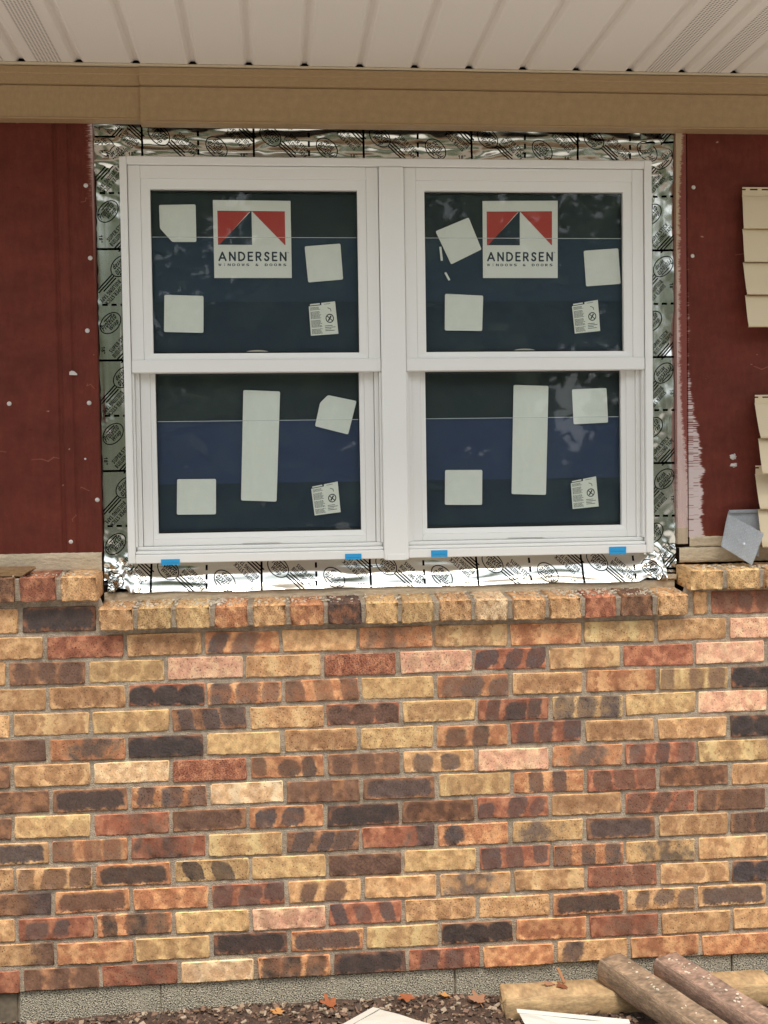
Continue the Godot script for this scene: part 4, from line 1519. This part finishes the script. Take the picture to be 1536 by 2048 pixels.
func build_offcuts() -> void:
	siding_piece("tan siding scrap of four laps hanging highest on the red panel", 1.3025, 2.1285, -0.066, [[-0.062, -0.053], [-0.060, -0.047], [-0.056, -0.030], [-0.042, -0.020]], [0.0925, 0.0925, 0.0925, 0.0905])
	siding_piece("tan siding scrap of two laps hanging between the other two", 1.336, 1.553, -0.064, [[-0.060, -0.022], [-0.036, -0.008]], [0.0985, 0.099])
	siding_piece("tan siding scrap of two laps hanging lowest, beside the metal flashing", 1.338, 1.356, -0.066, [[-0.064, -0.032], [-0.045, -0.015]], [0.0985, 0.105])
	# bent galvanised flashing
	var g := mat(255, 255, 255, 0.36, 0.7)
	g.albedo_texture = mottled(256, 256, Color(0.76, 0.78, 0.80), 0.07, 0.09, 0.06)
	g.heightmap_enabled = true
	g.heightmap_texture = field_tex(n_low)
	g.heightmap_scale = 0.2
	var fl := thing("metal_flashing", "bent galvanised metal flashing scrap leaning on the yellow brick ledge", "flashing")
	var A := Vector3(1.258, 1.229, -0.058)
	var A2 := Vector3(1.251, 1.222, -0.045)
	var B := Vector3(1.330, 1.170, 0.014)
	var C := Vector3(1.300, 1.082, 0.004)
	var D := Vector3(1.226, 1.134, -0.030)
	var st := st_new()
	bent(st, A2, B, C, D, 0.0012, 0.006)
	obj("front_plate", fin(st), g, fl)
	st = st_new()
	bent(st, A, Vector3(1.352, 1.229, -0.062), Vector3(1.345, 1.10, -0.055), Vector3(1.232, 1.14, -0.045), 0.0012, 0.002)
	obj("back_plate", fin(st), g, fl)
	st = st_new()
	bent(st, A + Vector3(0, 0.0045, 0.004), Vector3(1.352, 1.2335, -0.058), Vector3(1.352, 1.2245, -0.056), A + Vector3(0, -0.0045, 0.006), 0.001, 0.0)
	obj("hemmed_edge", fin(st), g, fl)
	blob(fl, "rivet", 1.283, 1.139, -0.009, 0.006, 0.005, 0.004, mat(205, 210, 215, 0.3, 0.8), 2)
	# wood scrap on the left ledge
	var ws := thing("wood_scrap", "weathered brown wood offcut lying on the raised brick ledge", "wood scrap", Vector3(-0.71, 1.100, -0.018))
	var wm := mat(255, 255, 255, 0.9)
	wm.albedo_texture = mottled(256, 64, Color(0.52, 0.40, 0.27), 0.15, 0.2, 0.1, 1, 4, Color(0.75, 0.66, 0.5), 0.5)
	var pts := [Vector2(-0.11, 0.0), Vector2(-0.11, 0.0175), Vector2(0.068, 0.0175), Vector2(0.075, 0.012), Vector2(0.058, 0.0)]
	var o := obj("wood_block", plate_deep(pts, -0.035, 0.030), wm, ws)
	o.rotation_degrees = Vector3(3, -8, 0)

func plate_deep(pts: Array, z0: float, z1: float) -> ArrayMesh:
	var st := st_new()
	var n := pts.size()
	var c := Vector2.ZERO
	for p in pts: c += p / n
	var mid := Vector3(c.x, c.y, (z0 + z1) / 2)
	for k in n:
		var a: Vector2 = pts[k]
		var b: Vector2 = pts[(k + 1) % n]
		face(st, Vector3(a.x, a.y, z0), Vector3(b.x, b.y, z0), Vector3(b.x, b.y, z1), Vector3(a.x, a.y, z1), mid)
		for z in [z0, z1]: face3(st, Vector3(c.x, c.y, z), Vector3(a.x, a.y, z), Vector3(b.x, b.y, z), mid)
	return fin(st)

# a slightly dented sheet of metal or vinyl with a thickness; a, b, c, d clockwise from the front
func bent(st: SurfaceTool, a: Vector3, b: Vector3, c: Vector3, d: Vector3, th: float, dent: float) -> void:
	var n := (c - a).cross(b - a).normalized()
	if n.z < 0: n = -n
	var nn := fnoise(1.6, int(absf(a.x) * 1000), 2)
	var N := 8
	var g := []
	for j in N + 1:
		for i in N + 1:
			var u := float(i) / N
			var v := float(j) / N
			var p := a.lerp(b, u).lerp(d.lerp(c, u), v)
			g.append(p + n * dent * nn.get_noise_2d(u * 1.2, v * 1.2))
	for j in N:
		for i in N:
			var k := j * (N + 1) + i
			quad(st, g[k], g[k + 1], g[k + N + 2], g[k + N + 1])
			quad(st, g[k + 1] - n * th, g[k] - n * th, g[k + N + 1] - n * th, g[k + N + 2] - n * th)
	for i in N:
		var t0: Vector3 = g[i]
		var t1: Vector3 = g[i + 1]
		quad(st, t0 - n * th, t1 - n * th, t1, t0)
		var b0: Vector3 = g[N * (N + 1) + i]
		var b1: Vector3 = g[N * (N + 1) + i + 1]
		quad(st, b0, b1, b1 - n * th, b0 - n * th)
		var l0: Vector3 = g[i * (N + 1)]
		var l1: Vector3 = g[(i + 1) * (N + 1)]
		quad(st, l0 - n * th, l0, l1, l1 - n * th)
		var r0: Vector3 = g[i * (N + 1) + N]
		var r1: Vector3 = g[(i + 1) * (N + 1) + N]
		quad(st, r0, r0 - n * th, r1 - n * th, r1)

# ---------------------------------------------------------------- landscape timbers
func timber_mesh(length: float, w: float, h: float, sd: int) -> ArrayMesh:
	# rounded sides, flat top and bottom; runs along +z from 0, top up
	var prof := []
	var n := 6
	var flat := w * 0.40
	for k in n + 1:
		var a := -PI / 2 + PI * k / n
		prof.append(Vector2(flat + cos(a) * (w / 2 - flat), -sin(a) * h / 2))
	for k in n + 1:
		var a := PI / 2 + PI * k / n
		prof.append(Vector2(-flat + cos(a) * (w / 2 - flat), -sin(a) * h / 2))
	# prof runs from the top right clockwise
	var m := prof.size()
	var nn := fnoise(1.0, sd, 2)
	var seg := int(length / 0.03)
	var P := []
	var UV := []
	for j in seg + 5:
		var s := clampi(j - 2, 0, seg)
		var z := length * s / seg
		var sc := 1.0
		if j == 0 or j == seg + 4: sc = 0.0
		elif j == 1 or j == seg + 3: sc = 0.95
		else: z = clampf(z, 0.004, length - 0.004)
		if j == 1 or j == 0: z = 0.0
		if j >= seg + 3: z = length
		for i in m + 1:
			var p: Vector2 = prof[i % m]
			var q := 1.0 + 0.05 * nn.get_noise_3d(p.x * 30.0, p.y * 30.0, z * 6.0)
			P.append(Vector3(p.x * sc * q, p.y * sc * q, z + (0.003 * nn.get_noise_2d(p.x * 60.0, p.y * 60.0) if sc < 1.0 else 0.0)))
			UV.append(Vector2(float(i) / m * 1.0, z * 2.0 if sc > 0.97 else z * 2.0 + 0.03 * sc))
	return sheet(P, UV, m, seg + 4)

func build_timbers() -> void:
	var fresh := mat(255, 255, 255, 0.85)
	fresh.albedo_texture = mottled(128, 512, Color(0.68, 0.565, 0.41), 0.14, 0.14, 0.07, 6, 1, Color(0.5, 0.36, 0.24), 0.5)
	var old := mat(255, 255, 255, 0.9)
	old.albedo_texture = mottled(128, 512, Color(0.53, 0.44, 0.35), 0.22, 0.22, 0.14, 8, 1, Color(0.58, 0.5, 0.42), 0.7)
	old.heightmap_enabled = true
	old.heightmap_texture = old.albedo_texture
	old.heightmap_scale = 0.15
	var old2 := old.duplicate()
	old2.albedo_texture = mottled(128, 512, Color(0.56, 0.45, 0.38), 0.22, 0.22, 0.14, 8, 1, Color(0.62, 0.52, 0.45), 0.7)
	var a := thing("landscape_timber", "yellowish rounded timber lying along the foundation under two others", "timber", Vector3(0.578, -0.066, 0.077), "landscape timbers")
	var ta := obj("log", timber_mesh(0.735, 0.105, 0.066, 11), fresh, a)
	ta.rotation.y = PI / 2
	timber_between("weathered grey brown timber resting aslant, its upper end nearer the window middle", Vector3(0.878, 0.003, 0.045), Vector3(1.20, -0.075, 0.73), old, 21)
	timber_between("weathered reddish brown timber resting aslant beside a greyer one", Vector3(1.033, -0.004, 0.045), Vector3(1.345, -0.075, 0.70), old2, 22)

func timber_between(label: String, p: Vector3, q: Vector3, m: Material, sd: int) -> void:
	var t := thing("landscape_timber", label, "timber", p, "landscape timbers")
	var o := obj("log", timber_mesh(p.distance_to(q), 0.088, 0.066, sd), m, t)
	o.basis = Basis.looking_at(p - q, Vector3.UP)

# ---------------------------------------------------------------- litter at the foot of the wall
func build_litter() -> void:
	# vinyl scraps on the ground
	var white := mat(202, 196, 184, 0.5)
	var s1 := thing("siding_corner", "pale vinyl siding corner lying on the soil by the foundation", "siding")
	var st := st_new()
	bent(st, Vector3(0.237, -0.060, 0.08), Vector3(0.415, -0.060, 0.225), Vector3(0.27, -0.058, 0.37), Vector3(0.092, -0.060, 0.225), 0.0015, 0.004)
	obj("vinyl_sheet", fin(st), white, s1)
	st = st_new()
	bent(st, Vector3(0.231, -0.0545, 0.082), Vector3(0.248, -0.0545, 0.092), Vector3(0.106, -0.0545, 0.235), Vector3(0.088, -0.0545, 0.224), 0.0012, 0.0)
	obj("nailing_hem", fin(st), white, s1)
	var s2 := thing("siding_strip", "pale vinyl siding strip leaning on the yellowish timber", "siding")
	st = st_new()
	bent(st, Vector3(0.605, -0.058, 0.140), Vector3(0.875, -0.058, 0.235), Vector3(0.89, -0.105, 0.30), Vector3(0.632, -0.105, 0.200), 0.0015, 0.004)
	obj("vinyl_sheet", fin(st), white, s2)
	st = st_new()
	bent(st, Vector3(0.603, -0.054, 0.139), Vector3(0.875, -0.054, 0.233), Vector3(0.876, -0.061, 0.241), Vector3(0.604, -0.061, 0.147), 0.0015, 0.0)
	obj("folded_edge", fin(st), white, s2)
	# leaves
	var leaf_cols := [mat(150, 84, 48, 0.75), mat(150, 108, 80, 0.85), mat(186, 132, 74, 0.8), mat(120, 70, 42, 0.85)]
	for m in leaf_cols:
		m.backlight_enabled = true
		m.backlight = Color(0.2, 0.12, 0.05)
	var spots := [[0.118, -0.058, 0.035, 0.055, 0, 0.4, "orange fallen leaf beside the pale siding corner"], [0.325, -0.058, 0.035, 0.05, 0, 2.0, "orange fallen leaf partly behind the pale siding corner"], [0.43, -0.062, 0.02, 0.035, 2, 1.0, "curled tan fallen leaf below the joint in the foundation"], [0.515, -0.064, 0.05, 0.06, 1, 0.2, "broad grey brown fallen leaf near the timber end"], [-0.02, -0.068, 0.05, 0.045, 2, 2.6, "pale tan fallen leaf alone near the foundation"], [0.86, -0.090, 0.20, 0.045, 2, 0.9, "tan fallen leaf wedged under the aslant timber"], [0.74, -0.031, 0.075, 0.035, 3, 0.5, "dark brown curled leaf on the yellowish timber"], [0.705, -0.028, 0.06, 0.03, 1, 1.5, "small grey brown leaf bits on the yellowish timber"]]
	var k := 0
	for q in spots:
		var t := thing("fallen_leaf", q[6], "leaf", Vector3(q[0], maxf(q[1], ground_y(q[0], q[2]) + 0.004), q[2]), "fallen leaves at the wall foot")
		var o := obj("leaf_blade", leaf_mesh(q[3] * 0.62, 100 + k), leaf_cols[q[4]], t)
		o.rotation = Vector3(0.12, q[5], 0.15 * sin(k * 2.0))
		k += 1
	var chip_m := mat(170, 120, 82, 0.85)
	var stick := thing("wood_chip", "reddish wood splinter standing on the yellowish timber", "wood chip", Vector3(0.752, -0.03, 0.055))
	var so := box_obj("splinter", -0.004, 0.004, 0.0, 0.042, -0.002, 0.002, chip_m, stick, 0.001)
	so.rotation = Vector3(-0.3, 0.2, 0.35)
	# countless bark chips and leaf bits
	var bits := st_new()
	var r := RandomNumberGenerator.new()
	r.seed = 99
	bits.set_color(Color.WHITE)
	var cols := [Color(0.12, 0.07, 0.045), Color(0.2, 0.12, 0.075), Color(0.30, 0.21, 0.14), Color(0.08, 0.055, 0.04), Color(0.36, 0.28, 0.2), Color(0.2, 0.12, 0.08)]
	for e in 7000:
		var x := r.randf_range(-0.9, 1.6)
		var z := 0.0 + pow(r.randf(), 1.3) * 0.7
		var y := ground_y(x, z) + r.randf_range(0.0, 0.006)
		var l := r.randf_range(0.002, 0.011)
		var w := l * r.randf_range(0.25, 0.8)
		var b := Basis.from_euler(Vector3(r.randf_range(-0.5, 0.5), r.randf_range(0, TAU), r.randf_range(-0.5, 0.5)))
		bits.set_color(cols[r.randi_range(0, 5)])
		var c := Vector3(x, y, z)
		var p0 := c + b * Vector3(-l, 0, -w)
		var p1 := c + b * Vector3(l * 0.8, 0.002, -w)
		var p2 := c + b * Vector3(l, 0.001, w * 0.7)
		var p3 := c + b * Vector3(-l * 0.7, 0, w)
		quad(bits, p0, p1, p2, p3)
		quad(bits, p1, p0, p0 + Vector3(0, -0.003, 0), p1 + Vector3(0, -0.003, 0))
		quad(bits, p3, p2, p2 + Vector3(0, -0.003, 0), p3 + Vector3(0, -0.003, 0))
	var bm := mat(255, 255, 255, 0.9)
	bm.vertex_color_use_as_albedo = true
	var bo := obj("bark_litter", fin(bits), bm)
	tag(bo, "brown bark chips and leaf crumbs strewn over the soil", "litter", "", "stuff")
	# pale flakes of dried mortar and paint on the sill, the ledges and the timbers
	var fl := st_new()
	for e in 900:
		var x := r.randf_range(-0.45, 1.10)
		var dens := 1.0 if (x < -0.1 or x > 0.75) else 0.4
		if r.randf() > dens: continue
		var z := r.randf_range(-0.075, 0.022)
		var y := 1.0125 - z * 0.091 + 0.0005
		flake(fl, r, Vector3(x, y, z))
	for e in 60: flake(fl, r, Vector3(r.randf_range(-0.68, -0.475), 1.0985, r.randf_range(-0.07, 0.02)))
	for e in 90: flake(fl, r, Vector3(r.randf_range(1.125, 1.45), 1.078, r.randf_range(-0.07, 0.02)))
	for e in 70:
		var u := r.randf_range(0.05, 0.6)
		var s := r.randf() < 0.5
		var p := (Vector3(0.878, 0.003, 0.045) if s else Vector3(1.033, -0.004, 0.045)).lerp(Vector3(1.20, -0.075, 0.73) if s else Vector3(1.345, -0.075, 0.70), u)
		flake(fl, r, p + Vector3(r.randf_range(-0.022, 0.022), 0.0345, r.randf_range(-0.01, 0.01)))
	var fmm := mat(214, 200, 178, 0.9)
	var fo := obj("mortar_crumbs", fin(fl), fmm)
	tag(fo, "pale crumbs of mortar and paint strewn on sill and timbers", "litter", "", "stuff")

func flake(st: SurfaceTool, r: RandomNumberGenerator, p: Vector3) -> void:
	var l := r.randf_range(0.001, 0.0048)
	var w := l * r.randf_range(0.3, 0.8)
	var b := Basis.from_euler(Vector3(r.randf_range(-0.3, 0.3), r.randf_range(0, TAU), r.randf_range(-0.3, 0.3)))
	var h := l * 0.5
	var q := []
	for e in [[-l, -w], [l, -w * 0.7], [l * 0.8, w], [-l * 0.9, w * 0.8]]: q.append(p + b * Vector3(e[0], 0, e[1]))
	var up := Vector3(0, h, 0)
	quad(st, q[0] + up, q[1] + up, q[2] + up, q[3] + up)
	for k in 4:
		var a: Vector3 = q[k]
		var c: Vector3 = q[(k + 1) % 4]
		quad(st, c + up, a + up, a - up * 0.5, c - up * 0.5)

func leaf_mesh(s: float, sd: int) -> ArrayMesh:
	# lobed blade, gently curled
	var st := st_new(false)
	var nn := fnoise(1.0, sd, 2)
	var n := 28
	var pts := []
	for k in n:
		var a := TAU * k / n
		var lobes := 0.72 + 0.28 * cos(a * 5.0) * (0.6 + 0.4 * cos(a))
		var rr := s * lobes * (1.0 + 0.15 * nn.get_noise_1d(k * 3.0))
		var p := Vector3(sin(a) * rr * 0.75, 0, -cos(a) * rr)
		p.y = 0.12 * absf(p.x) + 0.2 * p.z * p.z / s + 0.15 * s * nn.get_noise_2d(p.x * 40.0, p.z * 40.0)
		pts.append(p)
	for k in n:
		tri(st, Vector3.ZERO, pts[k], pts[(k + 1) % n])
	bbox(st, Vector3(-0.001, -0.001, s * 0.4), Vector3(0.001, 0.001, s * 1.1), 0.0)
	return fin(st)

# ---------------------------------------------------------------- the wood across the yard, mirrored in foil and glass
func build_woods() -> void:
	var w := Node3D.new()
	w.name = "woodland"
	add_child(w)
	tag(w, "leafy wood across the yard, mirrored in the foil and the glass", "wood", "", "stuff")
	var r := RandomNumberGenerator.new()
	r.seed = 2024
	var leaf := QuadMesh.new()
	leaf.size = Vector2(0.24, 0.2)
	var lm := mat(255, 255, 255, 0.8)
	lm.vertex_color_use_as_albedo = true
	lm.backlight_enabled = true
	lm.backlight = Color(0.35, 0.4, 0.12)
	leaf.material = lm
	var xf := []
	var cols := []
	var trunks := st_new(false)
	for t in 17:
		var x := -17.0 + t * 2.1 + r.randf_range(-0.5, 0.5)
		var thin := 0.45 if x > 2.0 and x < 6.5 else 1.0
		var z := 12.0 + r.randf_range(-1.5, 4.0)
		var h := r.randf_range(5.2, 7.6)
		var rad := r.randf_range(1.6, 2.4)
		for k in 8:
			var a0 := TAU * k / 8
			var a1 := TAU * (k + 1) / 8
			var r0 := 0.2
			var r1 := 0.08
			quad(trunks, Vector3(x + cos(a1) * r1, h * 0.8, z + sin(a1) * r1), Vector3(x + cos(a0) * r1, h * 0.8, z + sin(a0) * r1), Vector3(x + cos(a0) * r0, -0.14, z + sin(a0) * r0), Vector3(x + cos(a1) * r0, -0.14, z + sin(a1) * r0))
		var clumps := []
		for k in 22:
			var d := Vector3(r.randfn(), r.randfn(), r.randfn()).normalized() * rad * pow(r.randf(), 0.4)
			clumps.append(Vector3(x, h * 0.58, z) + d * Vector3(1.0, h * 0.42 / rad, 1.0))
		for k in int(3000 * thin):
			var c: Vector3 = clumps[r.randi_range(0, 21)]
			var p := c + Vector3(r.randfn(), r.randfn() * 0.7, r.randfn()) * 0.55
			if p.y < 0.4: continue
			xf.append(Transform3D(Basis.from_euler(Vector3(r.randf_range(-1.5, 1.5), r.randf_range(0, TAU), r.randf_range(-1, 1))), p))
			var g := r.randf_range(0.7, 1.3)
			cols.append(Color(0.15 * g, 0.19 * g, 0.07 * g))
	# undergrowth along the wood edge, added to keep the lower panes dark
	for k in 26000:
		var x := r.randf_range(-17.0, 17.0)
		var top := (3.3 if x < 2.2 else 2.3) + 0.7 * sin(x * 1.3) + 0.5 * sin(x * 3.1 + 1.0)
		var p := Vector3(x, -0.1 + top * pow(r.randf(), 0.8), 9.6 + 0.7 * r.randfn() + 0.4 * sin(x * 2.0))
		xf.append(Transform3D(Basis.from_euler(Vector3(r.randf_range(-1.5, 1.5), r.randf_range(0, TAU), r.randf_range(-1, 1))), p))
		var g := r.randf_range(0.6, 1.2)
		cols.append(Color(0.13 * g, 0.165 * g, 0.06 * g))
	var mm := MultiMesh.new()
	mm.transform_format = MultiMesh.TRANSFORM_3D
	mm.use_colors = true
	mm.mesh = leaf
	mm.instance_count = xf.size()
	for k in xf.size():
		mm.set_instance_transform(k, xf[k])
		mm.set_instance_color(k, cols[k])
	var mi := MultiMeshInstance3D.new()
	mi.name = "foliage"
	mi.multimesh = mm
	w.add_child(mi)
	obj("trunks", fin(trunks), mat(80, 66, 54, 0.9), w)
